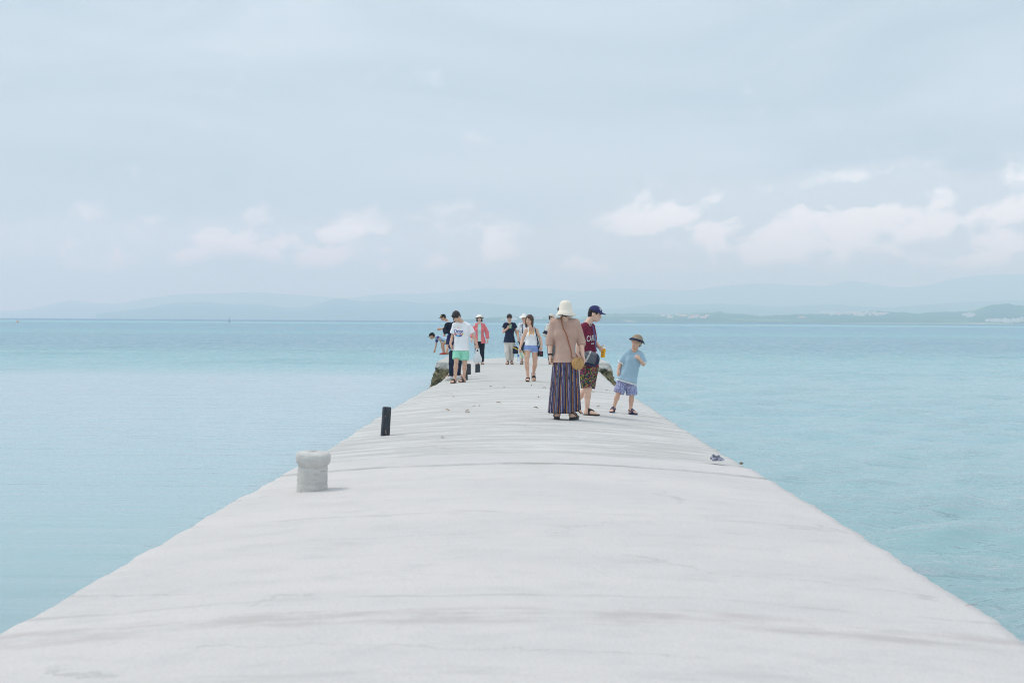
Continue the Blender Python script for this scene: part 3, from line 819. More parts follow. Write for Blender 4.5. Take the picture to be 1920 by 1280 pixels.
class Field:
    def __init__(self, prims, h, pad=0.03):
        lo = np.min([p[0][1] for p in prims], 0) - pad; hi = np.max([p[0][2] for p in prims], 0) + pad
        self.lo, self.h = lo, h
        self.n = np.maximum(4, np.ceil((hi - lo) / h).astype(int) + 1)
        self.ax = [(lo[i] + h * np.arange(self.n[i])).astype(np.float32) for i in range(3)]
        self.F = np.full(self.n, 0.15, np.float32)
        for p, k in prims: self.add(p, k)

    def _sl(self, lo, hi, m):
        i0 = np.clip(np.floor((lo - m - self.lo) / self.h).astype(int), 0, self.n)
        i1 = np.clip(np.ceil((hi + m - self.lo) / self.h).astype(int) + 1, 0, self.n)
        return tuple(slice(a, b) for a, b in zip(i0, i1))

    def _xyz(self, s):
        return self.ax[0][s[0]][:, None, None], self.ax[1][s[1]][None, :, None], self.ax[2][s[2]][None, None, :]

    def add(self, prim, k=0.02):
        fn, lo, hi = prim; s = self._sl(lo, hi, k + 0.03); a = self.F[s]
        if a.size == 0: return
        d = fn(*self._xyz(s)).astype(np.float32)
        hh = np.maximum(k - np.abs(a - d), 0) / max(k, 1e-6)
        self.F[s] = np.minimum(a, d) - hh * hh * k * 0.25

    def sub(self, prim, k=0.01):
        fn, lo, hi = prim; s = self._sl(lo, hi, k + 0.03); a = self.F[s]
        if a.size == 0: return
        d = -fn(*self._xyz(s)).astype(np.float32)
        hh = np.maximum(k - np.abs(a - d), 0) / max(k, 1e-6)
        self.F[s] = np.maximum(a, d) + hh * hh * k * 0.25

    def plane(self, p, n):
        x, y, z = self._xyz((slice(None),) * 3)
        self.F = np.maximum(self.F, ((x - p[0]) * n[0] + (y - p[1]) * n[1] + (z - p[2]) * n[2]).astype(np.float32))

    def warp(self, amp, kx, kz, seed):
        """cloth folds: long soft creases running mostly down the cloth"""
        x, y, z = self._xyz((slice(None),) * 3)
        r = np.random.default_rng(seed)
        w = 0
        for i in range(5):
            a, b2, c = r.uniform(-1, 1, 3); ph = r.uniform(0, 6.28)
            u = kx * (a * x + b2 * y) * 1.4 + kz * c * z + ph
            w = w + np.sin(u + 1.3 * np.sin(kz * 0.7 * z + ph * 2 + 3 * a * x)) * (0.9 ** i)
        self.F = (self.F - amp * w / 2.4).astype(np.float32)

    def sample(self, P):
        q = (np.asarray(P, float) - self.lo) / self.h
        q = np.clip(q, 0, np.array(self.n) - 1.001); i = np.floor(q).astype(int); f = q - i; out = 0
        for dx in (0, 1):
            for dy in (0, 1):
                for dz in (0, 1):
                    w = (f[..., 0] if dx else 1 - f[..., 0]) * (f[..., 1] if dy else 1 - f[..., 1]) * (f[..., 2] if dz else 1 - f[..., 2])
                    out = out + w * self.F[i[..., 0] + dx, i[..., 1] + dy, i[..., 2] + dz]
        return out

    def snap(self, P, off=0.004, it=6):
        """push points onto the surface (plus off)"""
        P = np.array(P, float); e = self.h * 0.8
        for _ in range(it):
            d = self.sample(P)
            g = np.stack([self.sample(P + np.eye(3)[i] * e) - self.sample(P - np.eye(3)[i] * e) for i in range(3)], -1)
            g /= (np.linalg.norm(g, axis=-1, keepdims=True) + 1e-9)
            P = P - g * (d - off)[..., None]
        return P

    def cast(self, P, d, off=0.003, steps=60):
        P = np.array(P, float); d = np.asarray(d, float)
        for _ in range(steps):
            s = self.sample(P) - off
            P = P + d * np.clip(s, -0.02, 0.02)[..., None]
        return P

    def mesh(self):
        F, h, lo = self.F, self.h, self.lo
        ins = F < 0
        c = np.zeros(np.array(F.shape) - 1, np.int8)
        for dx in (0, 1):
            for dy in (0, 1):
                for dz in (0, 1):
                    c += ins[dx:F.shape[0] - 1 + dx, dy:F.shape[1] - 1 + dy, dz:F.shape[2] - 1 + dz]
        act = (c > 0) & (c < 8); idx = np.argwhere(act)
        off = [(a, b, d) for a in (0, 1) for b in (0, 1) for d in (0, 1)]
        val = np.stack([F[idx[:, 0] + a, idx[:, 1] + b, idx[:, 2] + d] for a, b, d in off], 1)
        acc = np.zeros((len(idx), 3)); cnt = np.zeros(len(idx))
        for i in range(8):
            for j in range(i + 1, 8):
                if sum(abs(p - q) for p, q in zip(off[i], off[j])) != 1: continue
                a, b = val[:, i], val[:, j]; m = (a < 0) != (b < 0)
                t = np.where(m, a / np.where(m, a - b, 1), 0)
                pt = np.array(off[i])[None] + t[:, None] * (np.array(off[j]) - np.array(off[i]))[None]
                acc += pt * m[:, None]; cnt += m
        V = (idx + acc / cnt[:, None]) * h + lo
        ids = np.full(act.shape, -1, np.int64); ids[act] = np.arange(len(idx))
        faces = []
        for ax in range(3):
            o1, o2 = (ax + 1) % 3, (ax + 2) % 3
            s0 = [slice(None)] * 3; s1 = [slice(None)] * 3
            s0[ax] = slice(0, -1); s1[ax] = slice(1, None)
            for o in (o1, o2): s0[o] = slice(1, -1); s1[o] = slice(1, -1)
            a = ins[tuple(s0)]; b = ins[tuple(s1)]
            e = np.argwhere(a != b)
            if len(e) == 0: continue
            flip = a[e[:, 0], e[:, 1], e[:, 2]]
            e2 = e.copy(); e2[:, o1] += 1; e2[:, o2] += 1
            def cid(d1, d2):
                q = e2.copy(); q[:, o1] -= d1; q[:, o2] -= d2
                return ids[q[:, 0], q[:, 1], q[:, 2]]
            quad = np.stack([cid(1, 1), cid(0, 1), cid(0, 0), cid(1, 0)], 1)
            quad[~flip] = quad[~flip][:, ::-1]
            faces.append(quad)
        Fq = np.concatenate(faces) if faces else np.zeros((0, 4), int)
        Fq = Fq[(Fq >= 0).all(1)]
        return V, Fq


def tube(name, pts, r, n=8, flat=1.0, up=(0, 0, 1)):
    pts = [np.asarray(p, float) for p in pts]; V = []
    for i, p in enumerate(pts):
        t = unit(pts[min(i + 1, len(pts) - 1)] - pts[max(i - 1, 0)]); s = unit(np.cross(t, up))
        if np.linalg.norm(s) < .1: s = v3(1, 0, 0)
        q = np.cross(s, t); rr = r[i] if isinstance(r, (list, tuple)) else r
        for k in range(n):
            a = 2 * math.pi * k / n; V.append(p + rr * (math.cos(a) * s + flat * math.sin(a) * q))
    m = len(pts)
    Fc = [(j * n + i, j * n + (i + 1) % n, (j + 1) * n + (i + 1) % n, (j + 1) * n + i) for j in range(m - 1) for i in range(n)]
    Fc += [tuple(range(n))[::-1], tuple((m - 1) * n + i for i in range(n))]
    return mesh_np(name, V, Fc)


def spline(pts, n=24):
    pts = [np.asarray(p, float) for p in pts]; P = [2 * pts[0] - pts[1]] + pts + [2 * pts[-1] - pts[-2]]; out = []
    for i in range(1, len(P) - 2):
        m = max(2, n // (len(pts) - 1))
        for k in range(m):
            t = k / m; a, b, c, d = P[i - 1:i + 3]
            out.append(0.5 * ((2 * b) + (-a + c) * t + (2 * a - 5 * b + 4 * c - d) * t * t + (-a + 3 * b - 3 * c + d) * t ** 3))
    out.append(pts[-1]); return out


def ribbon(name, pts, nrm, w, th=0.003):
    """flat strap along pts; nrm = outward direction(s)"""
    V = []; n = len(pts)
    for i, p in enumerate(pts):
        t = unit(pts[min(i + 1, n - 1)] - pts[max(i - 1, 0)]); nn = unit(nrm[i] if isinstance(nrm, list) else nrm); s = unit(np.cross(t, nn)); nn = np.cross(s, t)
        V += [p + s * w + nn * 0, p + s * w + nn * th, p - s * w + nn * th, p - s * w]
    Fc = [(4 * j + i, 4 * j + (i + 1) % 4, 4 * j + 4 + (i + 1) % 4, 4 * j + 4 + i) for j in range(n - 1) for i in range(4)]
    Fc += [(3, 2, 1, 0), tuple(4 * (n - 1) + i for i in range(4))]
    return mesh_np(name, V, Fc, False)


# ------------------------------------------------------------------ materials for people
def skin_mat(name, col):
    m, nt, b, _ = material(name)
    v = objcoord(nt); n = nt.noise(v, 9, 3); n2 = nt.noise(v, 45, 3)
    c = nt.mix(nt.smooth(n, .35, .65), tuple(k * .90 for k in col), tuple(min(1, k * 1.08) for k in col))
    c = nt.mix(nt.math('MULTIPLY', n2, .18), c, (col[0], col[1] * .72, col[2] * .62))
    nt.l.new(c, b.inputs['Base Color']); b.inputs['Roughness'].default_value = .55
    b.inputs['Subsurface Weight'].default_value = 0.0
    b.inputs['Specular IOR Level'].default_value = .25
    return m


def hair_mat(name, col):
    m, nt, b, _ = material(name)
    v = objcoord(nt); n = nt.noise(nt.vscale(v, (90, 90, 14)), 1.5, 4, .6)
    nt.l.new(nt.mix(n, tuple(k * .5 for k in col), tuple(k * 1.6 for k in col)), b.inputs['Base Color'])
    b.inputs['Roughness'].default_value = .5; b.inputs['Specular IOR Level'].default_value = .3; bump(nt, b, n, .9, .012)
    return m


SK_FAIR = skin_mat('skin_fair', (0.80, 0.54, 0.42)); SK_MID = skin_mat('skin_mid', (0.71, 0.45, 0.33)); SK_TAN = skin_mat('skin_tan', (0.60, 0.35, 0.24))
H_BLACK = hair_mat('hair_black', (0.028, 0.022, 0.022)); H_BROWN = hair_mat('hair_brown', (0.085, 0.045, 0.032))
M_EYE = plain('eye_dark', (0.02, 0.015, 0.013), .3); M_LIP = plain('lip', (0.45, 0.17, 0.15), .5); M_BROW = plain('brow', (0.035, 0.025, 0.022), .8)


# ------------------------------------------------------------------ the figure
class Person:
    def __init__(self, label, base, joints, yaw=0, pitch=0, tilt=0, size=1.0, skin=SK_MID, lift=0.0, facing=1, build=1.0,
                 female=False, hands=None, feet=None, sole=0.022, h=0.010, ground=None, head=1.0, footyaw=(0, 0), footpitch=(0, 0), group=None):
        p0 = on_plane(base[0], base[1], 0.0)
        z = (float(deck_z(p0.x, p0.y)) if ground is None else ground)
        p = on_plane(base[0], base[1], z); self.loc = p; self.s = F_PX / p.y; self.base = base
        self.g = size; self.h = h; self.skin = skin; self.female = female; self.facing = facing; self.build = build; self.ground = z
        s = self.s
        J = {}
        for k, q in joints.items():
            y = q[2] if len(q) > 2 else 0.0
            sc = (p.y + y) / F_PX
            wx = (q[0] - CX) * sc - p.x - 0; wz = -(q[1] - base[1]) * s ** -1
            # same ray, other depth: keep the pixel
            d = ray(q[0], q[1]); t = (p.y + y) / d.y
            J[k] = np.array([d.x * t - p.x, y, CAM_Z + d.z * t - z])
        self.J = J
        g = size
        self.solet = sole
        # feet on the ground
        for k, gy in (('aa', 0), ('ab', 1)):
            if footpitch[gy] == 0: 
                wx, wy = J[k][0] + p.x, J[k][1] + p.y
                gz = (float(deck_z(wx, wy)) if ground is None else ground) - z
                J[k][2] = gz + sole + 0.078 * g
        self.footyaw, self.footpitch = footyaw, footpitch
        self.yaw, self.pitch, self.tilt = math.radians(yaw), math.radians(pitch), math.radians(tilt)
        self.hs = head * (0.94 + 0.06 * g if g < 1 else 1.0)
        fw = v3(math.sin(self.yaw), -math.cos(self.yaw), 0); upv = v3(0, 0, 1); rt = np.cross(fw, upv)
        f2 = fw * math.cos(self.pitch) - upv * math.sin(self.pitch); u2 = np.cross(rt, f2)
        r3 = rt * math.cos(self.tilt) + u2 * math.sin(self.tilt); u3 = np.cross(r3, f2)
        self.HR = np.stack([r3, f2, u3], 1)         # columns: right, forward, up of the head
        mid = (J['sa'] + J['sb']) / 2
        for k in ('sa', 'sb'): J[k] = mid + (J[k] - mid) * .87 - np.array((0, 0, .012 * size))
        self.T = (J['sa'] + J['sb']) / 2; self.B = (J['pa'] + J['pb']) / 2
        self.lt = unit(J['sb'] - J['sa']); self.lb = unit(J['pb'] - J['pa'])
        ax = unit(self.B - self.T); self.axis = ax
        self.front = unit(np.cross(self.lt, -ax)) * facing
        self.hands = hands or {}
        self.build_body(label, group)

    def hp(self, x, y, z):
        k = self.hs
        return self.J['hd'] + self.HR @ (v3(x, y, z) * k)

    def tp(self, t, off=0.0, fr=0.0):
        """point in the torso: t 0 shoulders .. 1 hips, off sideways, fr forward"""
        l = unit(self.lt * (1 - min(t, 1)) + self.lb * min(t, 1))
        return self.T + (self.B - self.T) * t + l * off + self.front * fr

    def torso(self, ex=0.0, bot=1.0, flare=0.0):
        g, bd = self.g, self.build; sw = np.linalg.norm(self.J['sb'] - self.J['sa']) / 2
        f = self.female
        tab = [(0.05, sw * .75, .042), (0.25, max(sw - .085 * g, .045), .084 if not f else .074), (0.6, .055 * g if not f else .042 * g, .078 if not f else .066), (0.98, .062 * g, .088 if not f else .090)]
        pr = []
        for t, o, r in tab:
            rr = r * g * bd + ex; c = self.tp(t)
            pr.append((cone(self.tp(t, -o), self.tp(t, o), rr, rr), .04 * g))
        for sgn in (-1, 1):
            for (t0, o0, r0), (t1, o1, r1) in zip(tab[:-1], tab[1:]):
                pr.append((cone(self.tp(t0, sgn * o0), self.tp(t1, sgn * o1), r0 * g * bd + ex, r1 * g * bd + ex), .03 * g))
        for (t0, o0, r0), (t1, o1, r1) in zip(tab[1:-1], tab[2:]):
            pr.append((cone(self.tp(t0), self.tp(t1), r0 * g * bd + ex, r1 * g * bd + ex), .03 * g))
        if f:
            for sgn in (-1, 1): pr.append((ell(self.tp(.30, sgn * .056 * g, .050 * g), np.eye(3), np.full(3, .052 * g + ex)), .05))
        return pr

    def legs(self, ex=0.0):
        g, J, bd = self.g, self.J, self.build; pr = []
        for p, k, a in (('pa', 'ka', 'aa'), ('pb', 'kb', 'ab')):
            P, K, A = J[p], J[k], J[a]; mid = K * .68 + A * .32
            back = -unit(np.cross(self.lb, unit(A - K) * -1)) * self.facing * .012 * g
            pr += [(cone(P, K, (.082 if not self.female else .084) * g * bd + ex, .050 * g * bd + ex), .025), (cone(K, mid + back, .047 * g * bd + ex, .052 * g * bd + ex), .02),
                   (cone(mid + back, A, .051 * g * bd + ex, .031 * g + ex), .02)]
        return pr

    def foot(self, i):
        """prims and frame of foot i"""
        g = self.g; A = self.J[('aa', 'ab')[i]]; y = math.radians(self.footyaw[i]); pt = math.radians(self.footpitch[i])
        fd0 = v3(math.sin(y), -math.cos(y), 0); lat = np.cross(fd0, v3(0, 0, 1))
        fd = fd0 * math.cos(pt) - v3(0, 0, 1) * math.sin(pt); su = np.cross(lat, fd)
        O = A - su * .078 * g - fd * .050 * g           # underside of the heel end
        at = lambda f, l, u: O + (fd * f + lat * l + su * u) * g
        inner = -1 if (i == 0) == (self.facing > 0) else 1      # big toe side along lat
        if self.facing < 0: inner = inner
        pr = [(cone(at(.035, 0, .034), at(.12, 0, .034), .033 * g, .030 * g), .02), (cone(at(.05, 0, .085), at(.04, 0, .036), .032 * g, .032 * g), .03),
              (cone(at(.055, 0, .075), at(.155, inner * .010, .026), .030 * g, .022 * g), .03), (cone(at(.12, -.018, .026), at(.165, -.022, .020), .024 * g, .018 * g), .02),
              (cone(at(.12, .018, .026), at(.165, .022, .020), .024 * g, .018 * g), .02)]
        for k in range(5):
            l = (-.034 + .017 * k); ln = .205 + .024 * (1 - abs((l * inner - .022)) / .06)
            rr = .0125 if l * inner > .025 else .0095
            pr.append((cone(at(.165, l * .9, .018), at(ln, l, .012), rr * g * 1.1, rr * g), .006))
        return pr, (O, fd, lat, su)

    def hand(self, i):
        g = self.g; W = self.J[('wa', 'wb')[i]]; E = self.J[('ea', 'eb')[i]]; Hd = self.J[('ha', 'hb')[i]]
        d = unit(Hd - W); spec = self.hands.get('ab'[i], {}); curl = spec.get('curl', .38)
        inw = unit(self.lt) * (1 if i == 0 else -1)
        n = np.asarray(spec.get('palm', inw * .9 + self.front * -.25), float); n = unit(n - d * (n @ d)); l = np.cross(d, n)
        fr = np.asarray(spec.get('thumb', self.front), float); ts = 1 if l @ fr > 0 else -1
        pr = [(cone(E * .35 + W * .65, W, .034 * g, .026 * g), .02)]
        kn = []
        for k, o in enumerate((-.030, -.010, .010, .030)):
            q = W + (d * (.086 - .006 * (abs(k - 1.5))) + l * o) * g; kn.append(q)
            pr.append((cone(W + l * o * .5 * g + d * .012 * g, q, .016 * g, .0125 * g), .012))
        order = (.075, .080, .074, .058) if ts < 0 else (.058, .074, .080, .075)
        for q, L in zip(kn, order):
            a = curl * .8; p = q
            for sgl, rr in ((.46, .0100), (.32, .0090), (.24, .0082)):
                p2 = p + (d * math.cos(a) + n * math.sin(a)) * L * sgl * g
                pr.append((cone(p, p2, rr * g, rr * .94 * g), .005)); p = p2; a += curl
        tb = W + (d * .022 + l * ts * .024) * g
        t1 = tb + (d * .72 + l * ts * .62 + n * .35) * .045 * g; t2 = t1 + unit(d * .9 + l * ts * (.25 - .5 * min(1, curl)) + n * (.3 + .5 * curl)) * .034 * g
        pr += [(cone(tb, t1, .0135 * g, .011 * g), .01), (cone(t1, t2, .0105 * g, .009 * g), .005)]
        return pr

    def headp(self):
        hp, k, R = self.hp, self.hs, self.HR; E = lambda c, r: ell(hp(*c), R, np.array(r) * k)
        return [(E((0, -.012, .030), (.074, .094, .086)), .02), (E((0, .022, -.035), (.060, .070, .072)), .03), (E((0, .045, -.082), (.036, .040, .030)), .03),
                (cone(hp(0, .082, .012), hp(0, .104, -.030), .008 * k, .0125 * k), .012), (cone(hp(-.013, .090, -.036), hp(.013, .090, -.036), .009 * k, .009 * k), .008),
                (cone(hp(-.016, .084, -.063), hp(.016, .084, -.063), .008 * k, .008 * k), .008), (cone(hp(-.018, .082, -.072), hp(.018, .082, -.072), .0075 * k, .0075 * k), .008),
                (cone(hp(-.040, .070, .022), hp(.040, .070, .022), .014 * k, .014 * k), .015),
                (E((-.076, -.008, -.008), (.010, .022, .032)), .008), (E((.076, -.008, -.008), (.010, .022, .032)), .008),
                (cone(hp(0, -.018, -.05), self.neck_mid(), .050 * k, .050 * k), .03)]

    def neck_mid(self):
        return self.J['nk'] * .6 + self.hp(0, -.02, -.07) * .4

    def build_body(self, label, group):
        g, J, h = self.g, self.J, self.h
        pr = self.torso() + self.legs()
        pr += [(cone(self.hp(0, -.018, -.06), J['nk'], .049 * self.hs, .054 * g), .04)]
        for s_, e_, w_ in (('sa', 'ea', 'wa'), ('sb', 'eb', 'wb')):
            nk = J['nk']
            pr += [(cone(nk - v3(0, 0, .02 * g), J[s_], .040 * g, .040 * g), .035), (cone(J[s_], J[e_], (.045 if not self.female else .038) * g * self.build, .034 * g), .02), (cone(J[e_], J[e_] * .6 + J[w_] * .4, .033 * g, .035 * g), .015),
                   (cone(J[e_] * .6 + J[w_] * .4, J[w_], .035 * g, .0245 * g), .015)]
        chunks = []
        chunks.append(Field(pr, h).mesh())
        hf = Field(self.headp(), max(.005, h * .55))
        for sx in (-1, 1): hf.sub(ell(self.hp(sx * .032, .098, .004), self.HR, np.array((.018, .018, .011)) * self.hs), .012)
        self.headf = hf; chunks.append(hf.mesh())
        for i in (0, 1): chunks.append(Field(self.hand(i), max(.0042, h * .42), .012).mesh())
        self.footf = []
        for i in (0, 1):
            fp, fr = self.foot(i); ff = Field(fp, max(.005, h * .5), .02); self.footf.append((ff, fr)); chunks.append(ff.mesh())
        V = []; Fq = []; o = 0
        for v, f in chunks: V.append(v); Fq.append(f + o); o += len(v)
        me = mesh_np('person', np.concatenate(V), np.concatenate(Fq))
        self.o = link('person', me, None, self.skin); self.o.location = self.loc
        tag(self.o, label, 'person', group)
        # face
        for sx in (-1, 1):
            c = hf.cast(np.array([self.hp(sx * .032, .13, .004)]), -self.HR[:, 1], -.001)[0]
            V, Fq = Field([(ell(c, self.HR, np.array((.0150, .006, .0062)) * self.hs), 0)], .0025, .006).mesh(); self.add('eye', V, Fq, M_EYE)
            pts = [hf.cast(np.array([self.hp(sx * x, .13, z)]), -self.HR[:, 1], .002)[0] for x, z in ((.015, .027), (.030, .0295), (.047, .026))]
            self.addm('eyebrow', tube('eyebrow', pts, .0042 * self.hs, 6), M_BROW)
        pts = [hf.cast(np.array([self.hp(x, .13, z)]), -self.HR[:, 1], .0005)[0] for x, z in ((-.022, -.0655), (-.009, -.067), (0, -.0685), (.009, -.067), (.022, -.0655))]
        self.addm('mouth', tube('mouth', pts, [.003, .0058, .006, .0058, .003], 6), M_LIP)

    def add(self, name, V, Fq, mat):
        o = link(name, mesh_np(name, V, Fq), self.o, mat); return o

    def addm(self, name, me, mat):
        return link(name, me, self.o, mat)

    # ---------------------------------------------------------------- clothes
    def shirt(self, mat, sleeve=.6, hem=1.05, ex=.016, flare=.015, neck=.066, name='shirt', warp=.006, tank=False, sl_r=.064, seed=1, vneck=0.0, open_front=False, sleeve_ex=0.0, hemtilt=0.0, hr=.112):
        g, J = self.g, self.J; pr = self.torso(ex)
        w = np.linalg.norm(J['sb'] - J['sa']) / 2
        axis = unit(self.B - self.T)
        # hem skirt
        ho = .064 * g; pr += [(cone(self.tp(.80, -ho), self.tp(hem + .1, -ho), .086 * g + ex, (hr - .016) * g + ex + flare), .03), (cone(self.tp(.80, ho), self.tp(hem + .1, ho), .086 * g + ex, (hr - .016) * g + ex + flare), .03),
                              (cone(self.tp(hem + .1, -ho), self.tp(hem + .1, ho), (hr - .016) * g + ex + flare, (hr - .016) * g + ex + flare), .03)]
        if tank: pr += [(cone(J['nk'] - v3(0, 0, .02 * g), J[s_], .040 * g + ex, .040 * g + ex), .035) for s_ in ('sa', 'sb')]
        if not tank:
            for s_, e_, w_ in (('sa', 'ea', 'wa'), ('sb', 'eb', 'wb')):
                S, E, Wt = J[s_], J[e_], J[w_]
                pr.append((cone(J['nk'] * .8 + S * .2 - v3(0, 0, .02 * g), S, .038 * g + ex * .6, .042 * g + ex * .8), .035))
                if sleeve <= 1:
                    end = S + (E - S) * sleeve; n = unit(E - S)
                    pr.append((cone(S, end + n * .05, .046 * g + ex * .8, (sl_r - .008) * g + ex * .7, [(end, n)]), .018))
                else:
                    end = E + (Wt - E) * (sleeve - 1); n = unit(Wt - E)
                    pr.append((cone(S, E, .044 * g + ex * .8, .042 * g + ex * .6 + sleeve_ex), .016)); pr.append((cone(E, end + n * .04, .042 * g + ex * .6 + sleeve_ex, .034 * g + ex * .6 + sleeve_ex, [(end, n)]), .016))
        F = Field(pr, self.h * .9)
        F.warp(warp, 26 / g, 13 / g, seed)
        hn = unit(axis + self.lb * hemtilt)
        F.plane(self.tp(hem), hn)
        nb = J['nk']; up = -axis
        if tank:
            for sgn in (-1, 1):      # arm holes and scoop
                F.sub(ell(self.tp(0.02, sgn * (w + .030)), np.eye(3), np.array((.066, .16, .125)) * g), .01)
            F.sub(cone(self.tp(-.10, 0, .02), self.tp(.17, 0, .14), .058 * g, .050 * g), .01)
            F.sub(cone(self.tp(-.25), self.tp(.0, 0, -.03), .062 * g, .056 * g), .01)
        else:
            nd = unit(self.hp(0, -.02, -.07) - nb)
            F.sub(cone(nb + nd * .12, nb + self.front * .010, (neck - .004) * g, (neck - .004) * g), .008)
            if vneck: F.sub(cone(nb, self.tp(vneck, 0, .11), .05 * g, .02 * g), .008)
        if open_front:     # unbuttoned: a wedge of the front left open
            x, y, z = F._xyz((slice(None),) * 3)
            c = self.tp(.0); dl = (x - c[0]) * self.lt[0] + (y - c[1]) * self.lt[1] + (z - c[2]) * self.lt[2]
            df = (x - c[0]) * self.front[0] + (y - c[1]) * self.front[1] + (z - c[2]) * self.front[2]
            wd = np.abs(dl) - .055 * g
            F.F = np.maximum(F.F, -np.maximum(wd, -(df - .0))).astype(np.float32)
        V, Fq = F.mesh(); self.shirtf = F
        return self.add(name, V, Fq, mat)

    def pants(self, mat, leg=.8, ex=.014, loose=.02, name='shorts', waist=.80, warp=.005, seed=2, taper=None):
        """leg: <=1 part of thigh, <=2 part of shin"""
        g, J = self.g, self.J; bd = self.build
        pr = self.torso(ex)
        for p, k, a in (('pa', 'ka', 'aa'), ('pb', 'kb', 'ab')):
            P, K, A = J[p], J[k], J[a]
            if leg <= 1:
                end = P + (K - P) * leg; n = unit(K - P)
                pr.append((cone(P, end + n * .05, .085 * g * bd + ex, .068 * g * bd + ex + loose, [(end, n)]), .014))
            else:
                end = K + (A - K) * (leg - 1); n = unit(A - K); tp_ = .048 if taper is None else taper
                pr.append((cone(P, K, .085 * g * bd + ex, .055 * g * bd + ex + loose), .02)); pr.append((cone(K, end + n * .04, .055 * g * bd + ex + loose, tp_ * g + ex * .6 + loose * .6, [(end, n)]), .02))
        F = Field(pr, self.h * .9); F.warp(warp, 24 / g, 15 / g, seed)
        F.plane(self.tp(waist), -unit(self.B - self.T))
        V, Fq = F.mesh(); self.pantsf = F
        return self.add(name, V, Fq, mat)

    def sandals(self, mat, straps=((.13, .016), (.05, .012)), ankle=True, solem=None, flip=False, name='sandal', shoe=None):
        g = self.g
        for i in (0, 1):
            ff, (O, fd, lat, su) = self.footf[i]
            t = self.solet
            # sole outline
            out = []
            for k in range(28):
                a = 2 * math.pi * k / 28; f = .118 + .130 * math.cos(a); w = (.042 + .007 * math.cos(a)) * math.sin(a)
                out.append((f, w))
            V = [O + (fd * f + lat * w) * g + su * u for u in (-t, .004) for f, w in out]
            Fc = [(k, (k + 1) % 28, 28 + (k + 1) % 28, 28 + k) for k in range(28)] + [tuple(range(28))[::-1], tuple(range(28, 56))]
            so = link(name, mesh_np(name, V, Fc, False), self.o, solem or mat)
            x, y, z = ff._xyz((slice(None),) * 3)
            pf = (x - O[0]) * fd[0] + (y - O[1]) * fd[1] + (z - O[2]) * fd[2]; pu = (x - O[0]) * su[0] + (y - O[1]) * su[1] + (z - O[2]) * su[2]
            pl = (x - O[0]) * lat[0] + (y - O[1]) * lat[1] + (z - O[2]) * lat[2]
            base = ff.F - .008 * g
            if shoe is not None:
                F2 = Field.__new__(Field); F2.__dict__.update(ff.__dict__)
                # closed shoe: offset foot blended over the toes, cut below the ankle
                e = ell(O + (fd * .165 + su * .030) * g, np.stack([lat, fd, su], 1), np.array((.046, .075, .036)) * g)[0](x, y, z)
                F2.F = np.maximum(np.minimum(base, e), pu - .085 * g).astype(np.float32); F2.F = np.maximum(F2.F, -pu - .002)
                V, Fq = F2.mesh(); link('upper', mesh_np('upper', V, Fq), so, shoe); continue
            acc = np.full(base.shape, 1.0, np.float32)
            if flip:
                dd = np.abs(np.abs(pl) - (.16 * g - pf) * .42) - .007 * g
                acc = np.maximum(np.maximum(base, dd), np.maximum(pf - .165 * g, -(pf - .07 * g)))
                acc = np.maximum(acc, -(pu - .012))
            else:
                for c, w in straps:
                    if c < .09: acc = np.minimum(acc, np.maximum(base, np.abs(pu + pf * .35 - (c + .02) * g * 1.05) - w * g * .6))
                    else: acc = np.minimum(acc, np.maximum(base, np.abs(pf - c * g) - w * g))
                acc = np.maximum(acc, -(pu - .002))
            F2 = Field.__new__(Field); F2.__dict__.update(ff.__dict__); F2.F = acc.astype(np.float32)
            V, Fq = F2.mesh()
            if len(Fq): link('strap', mesh_np('strap', V, Fq), so, mat)

    def hair(self, mat, kind='short', seed=3, name='hair', under=None):
        """under: height in the head above which a hat hides (and presses flat) the hair"""
        hp, k, R = self.hp, self.hs, self.HR; E = lambda c, r: ell(hp(*c), R, np.array(r) * k)
        pr = [(E((0, -.020, .042), (.086, .102, .088)), .02)]
        if kind in ('short', 'mop'): pr += [(E((0, -.055, -.02), (.074, .058, .075)), .03)]
        if kind == 'mop': pr += [(E((0, .055, .062), (.074, .046, .040)), .02), (E((-.06, .01, .02), (.032, .055, .05)), .02), (E((.06, .01, .02), (.032, .055, .05)), .02)]
        if kind in ('bob', 'long'):
            dn = -.10 if kind == 'bob' else -.15
            for sx in (-1, 1):
                pr += [(cone(hp(sx * .068, -.012, .03), hp(sx * .078, .004, dn), .034 * k, .028 * k), .03)]
            pr += [(cone(hp(0, -.06, .0), hp(0, -.062, dn), .060 * k, .052 * k), .03)]
            if kind == 'long': pr += [(cone(hp(-.01, .062, .085), hp(-.066, .045, .03), .020 * k, .016 * k), .02), (cone(hp(-.01, .062, .085), hp(.066, .045, .03), .020 * k, .016 * k), .02)]
        if kind == 'tied': pr += [(E((0, -.05, .0), (.072, .055, .065)), .03), (E((0, -.115, .01), (.034, .034, .034)), .02)]
        F = Field(pr, max(.006, self.h * .6))
        # open the face
        if kind != 'cap':
            front = ell(hp(0, .105, -.038), R, np.array((.060 if kind in ('bob', 'long') else .068, .092, .085 if kind != 'mop' else .070)) * k)
            F.sub(front, .012)
        if kind in ('short', 'mop', 'tied', 'cap'):
            for sx in (-1, 1): F.sub(ell(hp(sx * .082, .0, -.035), R, np.array((.03, .034, .045)) * k), .01)
        x, y, z = F._xyz((slice(None),) * 3); r = np.random.default_rng(seed)
        w = 0
        for i in range(6):
            a = r.uniform(-1, 1, 3) * 160; w = w + np.sin(a[0] * x + a[1] * y + a[2] * .35 * z + i)
        F.F = (F.F - .0022 * w).astype(np.float32)
        if under is not None: F.plane(hp(0, 0, under), R[:, 2])
        V, Fq = F.mesh(); return self.add(name, V, Fq, mat)

